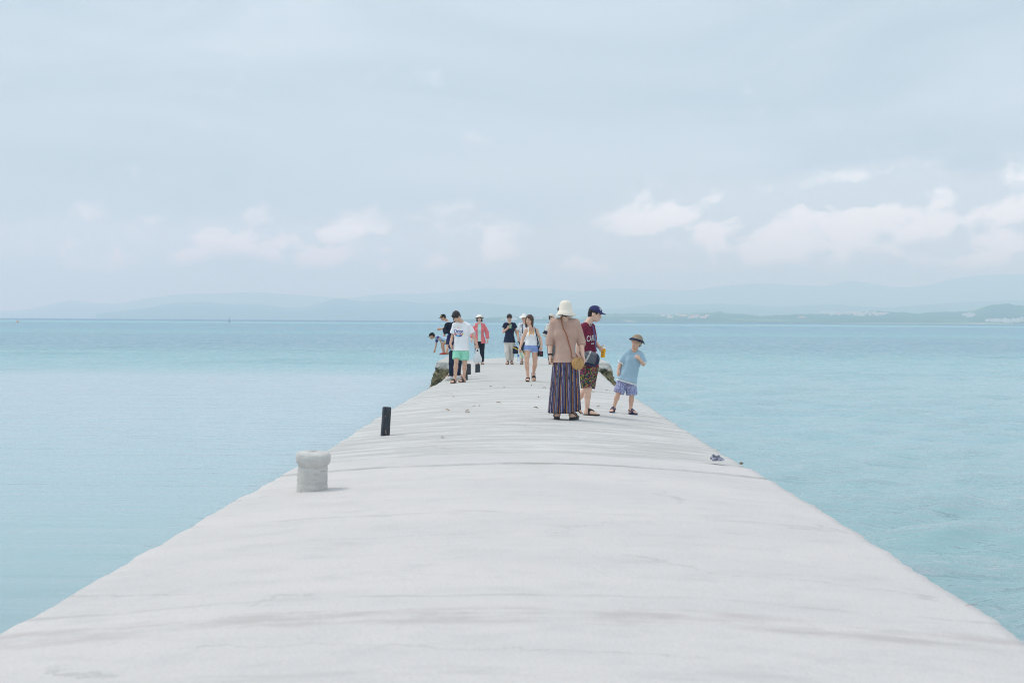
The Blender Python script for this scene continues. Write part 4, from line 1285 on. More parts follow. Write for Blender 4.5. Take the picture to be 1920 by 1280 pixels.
    def on_head(self, name, me, mat, off=(0, 0, 0), pitch=0.0):
        """put a lathe-like mesh (z up, y forward) on the head"""
        o = link(name, me, self.o, mat)
        M = Matrix([list(self.HR[0]), list(self.HR[1]), list(self.HR[2])])
        R = M @ Matrix.Rotation(math.radians(pitch), 3, 'X')
        o.matrix_local = Matrix.Translation(Vector(self.hp(*off))) @ R.to_4x4() @ Matrix.Scale(self.hs, 4)
        return o

    def bucket(self, mat, crown=.085, topz=.125, brim=.145, drop=.05, zb=.035, wav=.008, name='hat', pitch=0, wide=1.0, under=None):
        def wave(r, z, a):
            k = max(0, (r - .1) / .05)
            return r * (1 + .03 * math.sin(2 * a)) * (1.0 if abs(math.sin(a)) < 2 else 1), z + wav * k * (math.sin(3 * a + 1) + .6 * math.sin(5 * a))
        c = crown; prof = [(.001, topz + .004), (c * .30, topz + .001), (c * .56, topz - .009), (c * .78, topz - .028), (c * .93, topz - .056), (c * 1.05, zb + .012), (c * 1.10, zb), ((c * 1.10 + brim) / 2, zb - drop * .45), (brim, zb - drop),
                           (brim - .002, zb - drop - .006), ((c * 1.08 + brim) / 2, zb - drop * .45 - .008), (c * 1.04, zb - .010), (c * .98, zb + .01)]
        me = lathe(name, prof, 44, lambda r, z, a: (lambda q: (q[0], q[1]))(wave(r, z, a)))
        # a little longer front to back
        for v in me.vertices: v.co.y *= 1.14; v.co.y -= .012
        o = self.on_head(name, me, mat, pitch=pitch)
        if under is not None:
            me.materials.append(under)
            for p in me.polygons:
                if p.center.z < zb - .002 and p.normal.z < 0: p.material_index = 1
        return o

    def cap(self, mat, name='cap', visor=.085, pitch=0, topz=.122, logo=None):
        pr = [(ell((0, -.014, .042), np.eye(3), np.array((.088, .106, .082))), .01)]
        F = Field(pr, .006); F.plane((0, 0, .036), (0, -.06, -1.0)); V, Fq = F.mesh()
        me = mesh_np(name, V, Fq); o = self.on_head(name, me, mat, pitch=pitch)
        V = []; n = 13; m = 6
        for lay in (0, .006):
            for j in range(m):
                for i in range(n):
                    a = (i / (n - 1) - .5) * 2.3; rr = 1 + (visor / .09) * j / (m - 1) * math.cos(a * .62) ** 1.2
                    x = .082 * math.sin(a) * (1 + .12 * j / (m - 1)); y = .085 * math.cos(a) * 1.0 + visor * (j / (m - 1)) * math.cos(a * .68) ** 1.3 - .004
                    V.append((x, y, .048 - .012 * (j / (m - 1)) - .22 * x * x / .1 * .35 + lay))
        N = n * m; Fc = []
        for j in range(m - 1):
            for i in range(n - 1):
                a = j * n + i; Fc.append((a, a + n, a + n + 1, a + 1)); Fc.append((N + a, N + a + 1, N + a + n + 1, N + a + n))
        rim = [j * n for j in range(m)] + [(m - 1) * n + i for i in range(1, n)] + [j * n + n - 1 for j in range(m - 2, -1, -1)]
        for a, b2 in zip(rim[:-1], rim[1:]): Fc.append((a, N + a, N + b2, b2))
        vo = link('visor', mesh_np('visor', V, Fc), o, mat)
        btn = link('button', lathe('button', [(.001, .128), (.007, .1265), (.008, .1235), (.001, .122)], 12), o, mat)
        return o

    # ---------------------------------------------------------------- things worn or carried
    def w(self, p): return Vector(self.loc) + Vector([float(c) for c in p])

    def strap_path(self, pts, field=None, off=.008, n=30):
        P = np.array(spline(pts, n)); f = field or self.shirtf
        d = f.sample(P); Q = f.snap(P, off); keep = (np.abs(d) < .09)[:, None]
        return [q for q in np.where(keep, Q, P)]

    def px(self, px, py, y=0.0):
        """local point seen at a photo pixel, y metres behind the person's base"""
        d = ray(px, py); t = (self.loc.y + y) / d.y
        return np.array([d.x * t - self.loc.x, y, CAM_Z + d.z * t - self.loc.z])


def text_mesh(txt, size, shear=0.0, bold=0.0):
    cu = bpy.data.curves.new('lettering', 'FONT'); cu.body = txt; cu.size = size; cu.align_x = 'CENTER'; cu.align_y = 'CENTER'; cu.shear = shear; cu.offset = bold; cu.resolution_u = 4
    ob = bpy.data.objects.new('lettering', cu); COL.objects.link(ob)
    dg = bpy.context.evaluated_depsgraph_get(); me = bpy.data.meshes.new_from_object(ob.evaluated_get(dg))
    bpy.data.objects.remove(ob); bpy.data.curves.remove(cu)
    me.name = 'lettering'
    return me


def flat_mesh(polys):
    V = []; Fc = []
    for p in polys: Fc.append(tuple(range(len(V), len(V) + len(p)))); V += [(x, y, 0) for x, y in p]
    return mesh_np('print', V, Fc, False)


def print_on(person, me, name, mat, centre, right, up, field=None, off=.005, sx=1.0, sy=1.0, subdiv=0):
    """lay a flat mesh (x right, y up) on the cloth by casting it along the view of the chest"""
    f = field or person.shirtf; right = unit(right); up = unit(up); d = unit(np.cross(up, right))   # into the chest
    co = np.array([v.co[:] for v in me.vertices])
    P = np.asarray(centre)[None] + co[:, :1] * sx * right + co[:, 1:2] * sy * up - d * .10
    Q = f.cast(P, d, off)
    me.vertices.foreach_set('co', Q.astype(np.float32).ravel()); me.update(); me.materials.clear(); me.materials.append(mat)
    par = person.o
    return link(name, me, par, mat)

# ------------------------------------------------------------------ the people
def pattern_mat(name, base, cols, scale=40, size=.5, stretch=(1, 1, 1)):
    m, nt, b, _ = material(name); v = nt.vscale(objcoord(nt), stretch)
    c = None
    vr = nt.new('ShaderNodeTexVoronoi', feature='F1'); nt.l.new(nt.vscale(v, (1, 1, 1)), vr.inputs['Vector']); vr.inputs['Scale'].default_value = scale
    vr.inputs['Randomness'].default_value = 1.0
    sepc = nt.new('ShaderNodeSeparateColor'); nt.l.new(vr.outputs['Color'], sepc.inputs[0])
    stops = []; k = len(cols)
    for i, cc in enumerate(cols): stops.append((i / k, cc))
    fl = nt.ramp(sepc.outputs[0], stops, 'CONSTANT')
    mask = nt.smooth(nt.math('ADD', vr.outputs['Distance'], nt.math('MULTIPLY', nt.noise(v, scale * 3, 2), .25)), size + .12, size)
    nt.l.new(nt.mix(mask, base, fl), b.inputs['Base Color']); b.inputs['Roughness'].default_value = .85; b.inputs['Specular IOR Level'].default_value = .1
    bump(nt, b, nt.noise(nt.vscale(v, (9, 9, 3.5)), 1.6, 3, .5, .8), .25, .02)
    return m


WHITE_T = fabric('white_cotton', (0.87, 0.87, 0.88), .04, bumps=.45)
NAVY = fabric('navy_cotton', (0.022, 0.030, 0.060), .2); BLACK = fabric('black_cotton', (0.018, 0.022, 0.034), .2)
RUBBER = plain('black_rubber', (0.022, 0.023, 0.028), .6)
STRAW = fabric('cream_straw', (0.76, 0.69, 0.58), .10, 130, bumps=.5)
OFFWHITE = fabric('off_white_cotton', (0.74, 0.71, 0.65), .06)

# --- woman seen from behind, straw hat, striped skirt -------------------------------------------
def woman_back():
    P = Person('woman from behind in cream straw hat, mauve-brown cardigan and long striped skirt', (1060, 786.5),
               dict(hd=(1060.5, 583.5), nk=(1059.5, 598), sa=(1036.5, 604.5), sb=(1082.5, 604.5), ea=(1031.5, 640, .03), wa=(1031.5, 667, -.02), ha=(1032.5, 680, -.03),
                    eb=(1089.5, 640, .03), wb=(1092.5, 666, -.06), hb=(1096, 679, -.08), pa=(1050, 691), pb=(1071, 691), ka=(1049, 735), kb=(1071, 735), aa=(1045.5, 775, .0), ab=(1072, 775, .0)),
               yaw=178, pitch=8, skin=SK_FAIR, facing=-1, female=True, h=.0085, sole=.035, footyaw=(186, 150))
    P.hair(H_BLACK, 'short', under=.0)
    # knitted cardigan
    m, nt, b, _ = material('mauve_knit'); v = objcoord(nt)
    kn = nt.new('ShaderNodeTexWave', wave_type='BANDS', bands_direction='Z'); nt.l.new(v, kn.inputs[0]); kn.inputs['Scale'].default_value = 55; kn.inputs['Distortion'].default_value = 1.5
    n = nt.noise(v, 70, 3); big = nt.noise(v, 6, 3)
    c = nt.mix(n, (0.48, 0.295, 0.23), (0.61, 0.41, 0.33)); c = nt.mix(nt.math('MULTIPLY', nt.smooth(big, .4, .65), .4), c, (0.64, 0.47, 0.395))
    nt.l.new(c, b.inputs['Base Color']); b.inputs['Roughness'].default_value = .95; b.inputs['Specular IOR Level'].default_value = .1
    bump(nt, b, nt.math('ADD', nt.math('MULTIPLY', kn.outputs[1], .2), nt.noise(nt.vscale(v, (12, 12, 4)), 1.4, 3, .5, .8)), .35, .02)
    P.shirt(m, sleeve=1.28, hem=.86, ex=.030, flare=.014, neck=.060, name='cardigan', warp=.006, seed=11, sleeve_ex=.004, hr=.112)
    # skirt: pleated lathe with stripes that follow the pleats
    top, wz = P.tp(.72)[2], .0
    n, rows = 220, 34; V = []; ang = []
    cx0, cy0 = P.tp(.75)[0], P.tp(.75)[1]
    zt = P.tp(.78)[2]; rng = np.random.default_rng(5); ph = rng.uniform(0, 6.28, 8)
    for j in range(rows):
        t = j / (rows - 1)
        for i in range(n):
            a = 2 * math.pi * i / n
            zb = .098 + (.05 * max(0, math.cos(a)) ** 2 if math.cos(a) > 0 else 0.0) * (1 if math.sin(a) < .3 else .3)
            z = zt + (zb - zt) * t
            rx = .150 + .030 * min(1, t / .14) + .052 * t; ry = .112 + .022 * min(1, t / .14) + .045 * t
            pl = (math.sin(17 * a + ph[0] + .8 * math.sin(3 * a)) * .6 + math.sin(29 * a + ph[1]) * .35 + math.sin(7 * a + ph[2]) * .5) * .011 * (t ** .7 + .12)
            xo = -.012 * t
            V.append((cx0 + xo + (rx + pl) * math.cos(a), cy0 + (ry + pl) * math.sin(a), z)); ang.append(a)
    Fc = np.array([(j * n + i, j * n + (i + 1) % n, (j + 1) * n + (i + 1) % n, (j + 1) * n + i) for j in range(rows - 1) for i in range(n)])[:, ::-1]
    # turn the hem in
    k0 = (rows - 1) * n; V2 = [(cx0 + (x - cx0) * .93, cy0 + (y - cy0) * .93, z + .05) for x, y, z in V[k0:]]
    F2 = np.array([(k0 + i, k0 + (i + 1) % n, rows * n + (i + 1) % n, rows * n + i) for i in range(n)])[:, ::-1]
    me = mesh_np('skirt', np.array(V + V2), np.concatenate([Fc, F2]))
    at = me.attributes.new('turn', 'FLOAT', 'POINT'); at.data.foreach_set('value', np.array(ang + ang[k0:], dtype=np.float32))
    m, nt, b, _ = material('striped_cotton')
    a = nt.new('ShaderNodeAttribute', attribute_name='turn').outputs['Fac']; v = objcoord(nt); sp = nt.new('ShaderNodeSeparateXYZ'); nt.l.new(v, sp.inputs[0])
    u = nt.math('MULTIPLY', nt.math('SUBTRACT', 1.0, nt.math('COSINE', a)), 11.0)     # even stripes seen from behind
    u = nt.math('MULTIPLY', a, 2.3)
    u = nt.math('ADD', u, nt.math('MULTIPLY', nt.noise(nt.vscale(v, (3, 3, 2)), 2, 2), .25))
    fr = nt.math('FRACT', u)
    st = nt.ramp(fr, [(0, (0.035, 0.035, 0.095)), (.16, (0.50, 0.22, 0.04)), (.25, (0.05, 0.055, 0.11)), (.40, (0.58, 0.56, 0.64)), (.46, (0.045, 0.04, 0.11)), (.60, (0.19, 0.15, 0.31)),
                      (.71, (0.035, 0.045, 0.09)), (.80, (0.10, 0.19, 0.17)), (.88, (0.34, 0.14, 0.045)), (.94, (0.035, 0.03, 0.09))], 'CONSTANT')
    dash = nt.smooth(nt.noise(nt.vscale(v, (40, 40, 9)), 1.2, 2, .5), .55, .60)
    st = nt.mix(nt.math('MULTIPLY', dash, .75), st, (0.035, 0.037, 0.085))
    nt.l.new(st, b.inputs['Base Color']); b.inputs['Roughness'].default_value = .85; b.inputs['Specular IOR Level'].default_value = .1
    P.addm('skirt', me, m)
    # hat: tall rounded crown, soft turned-down brim
    P.bucket(fabric('straw_hat_cream', (0.84, 0.76, 0.65), .08, 160, bumps=.6), crown=.096, topz=.158, brim=.146, drop=.066, zb=.004, wav=.012, pitch=6)
    P.sandals(plain('brown_leather', (0.06, 0.035, 0.026), .55), straps=((.135, .018), (.05, .016)), solem=RUBBER)
    wr = P.J['wa']; d = unit(P.J['ea'] - wr); s = unit(np.cross(d, (0, 1, 0)))
    pts = [wr + d * .018 + .030 * (math.cos(a) * s + math.sin(a) * np.cross(d, s)) for a in np.linspace(0, 6.28, 17)]
    P.addm('wristwatch', ribbon('wristwatch', pts, [p - wr - d * .018 for p in pts], .011, .005), RUBBER)
    # round rattan bag on a tan strap
    c = P.px(1083.5, 681.5, -.20)
    root = empty('rattan_bag', P.w(c)); tag(root, 'round woven rattan bag hanging from a tan shoulder strap at the woman\'s hip', 'bag')
    m, nt, b, _ = material('woven_rattan'); v = objcoord(nt); sp = nt.new('ShaderNodeSeparateXYZ'); nt.l.new(v, sp.inputs[0])
    ang_ = nt.math('ARCTAN2', sp.outputs[2], sp.outputs[0]); rad = nt.math('SQRT', nt.math('ADD', nt.math('POWER', sp.outputs[0], 2), nt.math('POWER', sp.outputs[2], 2)))
    wv_ = nt.math('MULTIPLY', nt.math('SINE', nt.math('MULTIPLY', ang_, 46)), nt.math('SINE', nt.math('MULTIPLY', rad, 620)))
    cc = nt.mix(nt.smooth(wv_, -.6, .6), (0.56, 0.29, 0.095), (0.82, 0.51, 0.22)); nt.l.new(cc, b.inputs['Base Color']); b.inputs['Roughness'].default_value = .6; bump(nt, b, wv_, .7, .006)
    R = .084
    body = lathe('shell', [(.001, .030), (.022, .031), (.024, .034), (.036, .033), (.050, .035), (.053, .032), (.066, .033), (.078, .030), (.084, .022), (.0855, 0), (.084, -.022), (.078, -.030), (.05, -.033), (.001, -.031)], 48)
    o = link('shell', body, root, m); o.rotation_euler = (math.radians(90), 0, 0)
    for zz in (-.021, .021):
        pts = [np.array((.0865 * math.cos(a), zz, .0865 * math.sin(a))) for a in np.linspace(0, 6.283, 41)]
        link('rim', tube('rim', pts, .0045, 6, up=(0, 1, 0)), root, m)
    o = link('clasp', lathe('clasp', [(.001, .045), (.006, .044), (.008, .038), (.006, .033)], 12), root, plain('clasp_wood', (0.18, 0.08, 0.03), .5)); o.rotation_euler = (math.radians(90), 0, 0)
    o.location = (0, -.001, .062)
    root.rotation_euler.z = math.radians(24)
    pts = [P.px(1052, 597.5, -.05), P.px(1056, 610, -.12), P.px(1063, 630, -.15), P.px(1070, 650, -.15), P.px(1076, 666, -.17)]
    path = P.strap_path(pts, n=28, off=.010) + [P.px(1080, 674.5, -.20)]
    fpath = P.strap_path([P.px(1052, 597.5, -.05), P.px(1052, 596.5, .02), P.px(1058, 612, .12), P.px(1074, 645, .15), P.px(1086, 664, .05)], n=24, off=.010) + [P.px(1087, 674.5, -.19)]
    leather = plain('tan_leather', (0.36, 0.13, 0.055), .5)
    for pp in (path, fpath):
        me = tube('strap', pp, .0075, 6); 
        for vv in me.vertices: vv.co -= Vector(c)
        me.transform(Matrix.Rotation(-math.radians(24), 4, 'Z')); link('strap', me, root, leather)
    return P


W1 = woman_back()


# --- man in the navy cap ------------------------------------------------------------------------
def man_cap():
    P = Person('man in navy cap and maroon t-shirt with flowered shorts, looking down to the right', (1104, 778),
               dict(hd=(1116.5, 588), nk=(1103, 604), sa=(1090.5, 613, -.13), sb=(1110.5, 611, .14), ea=(1085, 640, -.17), wa=(1083, 663, -.12), ha=(1084, 675, -.12),
                    eb=(1113.5, 640, .17), wb=(1124.5, 651.5, .0), hb=(1131, 656.5, -.07), pa=(1098.5, 690, -.07), pb=(1110, 689, .075), ka=(1103.5, 729, -.09), kb=(1101, 729, .10),
                    aa=(1101, 769, -.05), ab=(1081, 753, .25)),
               yaw=68, pitch=22, skin=SK_FAIR, h=.0085, sole=.014, footyaw=(78, 75), footpitch=(0, 40), build=1.02, hands=dict(b=dict(curl=.95, palm=(-.25, -.95, 0), thumb=(0, 0, 1))))
    P.hair(H_BLACK, 'short', under=.045)
    P.shirt(fabric('maroon_cotton', (0.185, 0.022, 0.052), .15), sleeve=.62, hem=1.0, ex=.016, neck=.068, seed=21, hr=.108)
    P.pants(pattern_mat('flower_print', (0.035, 0.042, 0.045), [(0.32, 0.04, 0.08), (0.42, 0.30, 0.05), (0.08, 0.20, 0.09), (0.24, 0.27, 0.08), (0.36, 0.09, 0.15), (0.15, 0.08, 0.20)], 44, .62), leg=.92, ex=.020, loose=.026, seed=22, waist=.75)
    P.sandals(RUBBER, flip=True, name='flip_flop')
    P.cap(fabric('navy_cap_cotton', (0.040, 0.040, 0.125), .12), pitch=4)
    capo = [c for c in P.o.children if c.name.startswith('cap')][0]
    # white letter on the cap's front panel
    me = text_mesh('T', .042, bold=.002); F = Field([(ell((0, -.014, .042), np.eye(3), np.array((.088, .106, .082))), .01)], .006)
    co = np.array([v.co[:] for v in me.vertices]); r_, u_ = unit(v3(-1, .35, 0)), v3(0, 0, 1)
    Pp = v3(.03, .2, .085)[None] + co[:, :1] * v3(-1, 0, 0)[None] * -1 + co[:, 1:2] * v3(0, 0, 1)[None]
    Q = F.cast(Pp, v3(0, -1, 0), .002, 90); me.vertices.foreach_set('co', Q.astype(np.float32).ravel()); me.update()
    link('emblem', me, capo, plain('white_print', (0.80, 0.80, 0.80), .7))
    pw = bpy.data.materials['white_print']
    c = P.tp(.42, .005, .10); right = unit(P.lt * .97 + P.front * .0); up = v3(0, 0, 1)
    me = text_mesh('CAPEN', .125, bold=.001); print_on(P, me, 'lettering', pw, P.px(1106.5, 634.5, -.06), unit(v3(.80, .60, .10)), unit(v3(-.05, 0, 1)), sx=.52, sy=1.0)
    me = text_mesh('BASIC', .030, bold=.001); print_on(P, me, 'lettering', pw, P.px(1109.5, 644, -.06), unit(v3(.80, .60, .08)), up, sx=.9)
    # sling bag with strap
    cpx = P.px(1108, 672, -.30); root = empty('sling_bag', P.w(cpx)); tag(root, 'grey and navy sling bag slung at the hip of the man in the maroon t-shirt', 'bag')
    Fb = Field([(ell((0, 0, 0), np.eye(3), (.125, .075, .105)), .02), (ell((.035, -.02, -.01), np.eye(3), (.085, .075, .095)), .05), (ell((-.06, -.02, .0), np.eye(3), (.07, .07, .09)), .04)], .0075)
    Fb.warp(.004, 20, 20, 6); V, Fq = Fb.mesh(); bd = link('pouch', mesh_np('pouch', V, Fq), root, fabric('slate_nylon', (0.12, 0.135, 0.16), .15, rough=.6))
    def band(nm, cut, mat, gr=.004, fld=Fb):
        F2 = Field.__new__(Field); F2.__dict__.update(fld.__dict__); x, y, z = F2._xyz((slice(None),) * 3); F2.F = np.maximum(fld.F - gr, cut(x, y, z)).astype(np.float32)
        V, Fq = F2.mesh(); link(nm, mesh_np(nm, V, Fq), root, mat)
    band('pale_stripe', lambda x, y, z: np.abs(x + .055 - z * .22) - .014 + 0 * y, fabric('pale_nylon', (0.50, 0.50, 0.47), .1))
    band('side_panel', lambda x, y, z: -(x - .075 + z * .1) + 0 * y, fabric('navy_nylon', (0.025, 0.035, 0.075), .15, rough=.6), .003)
    band('base_panel', lambda x, y, z: (z + .068) + 0 * y + 0 * x, bpy.data.materials['navy_nylon'], .0045)
    band('zip', lambda x, y, z: np.abs(z - .058 + x * .1) - .004 + 0 * y, plain('zip_dark', (0.03, 0.03, 0.04), .4), .006)
    band('red_piping', lambda x, y, z: np.abs(x - .068 + z * .1) - .0035 + 0 * y, plain('red_trim', (0.35, 0.04, 0.05), .6), .005)
    root.rotation_euler = (0, math.radians(14), 0)
    pts = [P.px(1099, 602.5, .04), P.px(1106, 602.5, -.01), P.px(1110.5, 608, -.05)]
    pa = P.strap_path(pts, n=10) + spline([P.px(1111.5, 611, -.07), P.px(1114.5, 628, -.09), P.px(1116.5, 645, -.12), P.px(1118.5, 664, -.27)], 14)
    me = ribbon('strap', pa, v3(.7, -.7, 0), .011, .003)
    inv = Matrix.Rotation(-math.radians(14), 4, 'Y')
    for vv in me.vertices: vv.co -= Vector(cpx)
    me.transform(inv); link('strap', me, root, fabric('blue_webbing', (0.10, 0.115, 0.27), .1))
    pa2 = P.strap_path([P.px(1097, 604, .0), P.px(1092, 612, .1), P.px(1090, 640, .12), P.px(1091, 660, -.05)], n=20) + [P.px(1096, 668, -.24)]
    me = ribbon('strap', pa2, v3(-.7, .7, 0), .011, .003)
    for vv in me.vertices: vv.co -= Vector(cpx)
    me.transform(inv); link('strap', me, root, bpy.data.materials['blue_webbing'])
    me = tube('buckle', [P.px(1118, 659, -.265) - cpx, P.px(1118.6, 666, -.28) - cpx], .009, 8); me.transform(inv); link('buckle', me, root, plain('clip_metal', (0.6, 0.58, 0.6), .35, .8))
    # bottle of orange drink in the left hand
    cb = P.px(1130, 670, -.085); bt = empty('drink_bottle', P.w(cb)); tag(bt, 'plastic bottle of bright orange juice held by the man in the navy cap', 'bottle')
    juice = plain('orange_drink', (0.90, 0.42, 0.012), .25, var=.05); clear = plain('bottle_shoulder', (0.80, 0.80, 0.76), .15); capm = plain('bottle_cap', (0.85, 0.85, 0.84), .4)
    link('body', lathe('body', [(.001, 0), (.030, .001), (.034, .006), (.034, .05), (.0325, .055), (.034, .06), (.034, .120), (.0335, .138)], 28), bt, juice)
    link('neck', lathe('neck', [(.0335, .138), (.031, .155), (.020, .172), (.0135, .180), (.0135, .188)], 28), bt, clear)
    link('cap', lathe('cap', [(.0135, .186), (.016, .187), (.016, .203), (.001, .204)], 24), bt, capm)
    blot = plain('label_ink', (0.10, 0.03, 0.09), .5); r2 = np.random.default_rng(3)
    # label: one column of dark brush-like characters down the front
    V = []; Fc = []
    for ch in range(4):
        zc = .112 - ch * .024
        for st in range(4):
            a0, a1 = r2.uniform(-.38, .38, 2); z0, z1 = zc + r2.uniform(-.009, .009, 2)
            t = np.array((a1 - a0, (z1 - z0) / .034)); t = unit(t); nn = np.array((-t[1], t[0])) * .075
            q = [(a0, z0 / .034), (a1, z1 / .034)]
            cs = [(q[0][0] + nn[0], q[0][1] + nn[1]), (q[1][0] + nn[0], q[1][1] + nn[1]), (q[1][0] - nn[0], q[1][1] - nn[1]), (q[0][0] - nn[0], q[0][1] - nn[1])]
            b0 = len(V); V += [(.0349 * math.sin(a - .15), -.0349 * math.cos(a - .15), zz * .034) for a, zz in cs]; Fc.append((b0, b0 + 1, b0 + 2, b0 + 3))
    link('label_print', mesh_np('label_print', V, Fc, False), bt, blot)
    bt.rotation_euler = (0, math.radians(6), 0)
    return P


M2 = man_cap()


# --- boy in the bucket hat ----------------------------------------------------------------------
def boy_hat():
    P = Person('boy in brown bucket hat, pale blue t-shirt and patterned shorts, hand raised to his chest', (1167, 774),
               dict(hd=(1193.5, 641), nk=(1189.5, 656), sa=(1177.5, 661), sb=(1201, 664.5), ea=(1163.5, 681, .0), wa=(1159, 693.5, -.04), ha=(1158, 702, -.05),
                    eb=(1207, 683, -.05), wb=(1199, 673, -.17), hb=(1193, 666, -.17), pa=(1168.5, 711), pb=(1182, 712), ka=(1159.5, 737, -.04), kb=(1184.5, 741, .0), aa=(1150.5, 764, .03), ab=(1182.5, 768, -.02)),
               yaw=-22, pitch=2, tilt=14, size=.76, skin=SK_MID, h=.0085, sole=.02, footyaw=(-25, 42), head=.98, hands=dict(b=dict(curl=1.45, palm=(-.6, .6, .2), thumb=(-.3, 0, 1))))
    P.hair(H_BLACK, 'short', under=.045)
    blue = fabric('pale_blue_cotton', (0.37, 0.52, 0.62), .08, bumps=.4)
    P.shirt(WHITE_T, sleeve=.98, hem=1.115, ex=.026, neck=.072, seed=31, hr=.118, flare=.018, name='undershirt', sl_r=.070, warp=.004)
    P.shirt(blue, sleeve=.90, hem=1.05, ex=.034, neck=.074, seed=31, hr=.122, flare=.020, sl_r=.074)
    m, nt, b, _ = material('tile_print'); v = objcoord(nt)
    br = nt.new('ShaderNodeTexVoronoi', feature='DISTANCE_TO_EDGE', distance='EUCLIDEAN'); nt.l.new(v, br.inputs['Vector']); br.inputs['Scale'].default_value = 34
    br2 = nt.noise(v, 60, 2)
    c = nt.mix(nt.smooth(br.outputs[0], .10, .05), (0.16, 0.17, 0.40), (0.50, 0.55, 0.68)); c = nt.mix(nt.math('MULTIPLY', nt.smooth(br2, .58, .66), .7), c, (0.30, 0.10, 0.14)); c = nt.mix(nt.math('MULTIPLY', nt.smooth(br2, .40, .34), .6), c, (0.60, 0.63, 0.70))
    nt.l.new(c, b.inputs['Base Color']); b.inputs['Roughness'].default_value = .85; bump(nt, b, nt.noise(nt.vscale(v, (9, 9, 3.5)), 1.6, 3, .5, .8), .3, .02)
    P.pants(m, leg=.98, ex=.018, loose=.024, seed=33)
    P.sandals(plain('navy_foam', (0.030, 0.040, 0.105), .6), straps=((.145, .013), (.105, .012), (.05, .014)), solem=bpy.data.materials['navy_foam'])
    P.bucket(fabric('taupe_twill', (0.33, 0.255, 0.185), .12, 120), crown=.092, topz=.130, brim=.138, drop=.040, zb=.050, under=NAVY, wav=.006, pitch=10)
    return P


B3 = boy_hat()


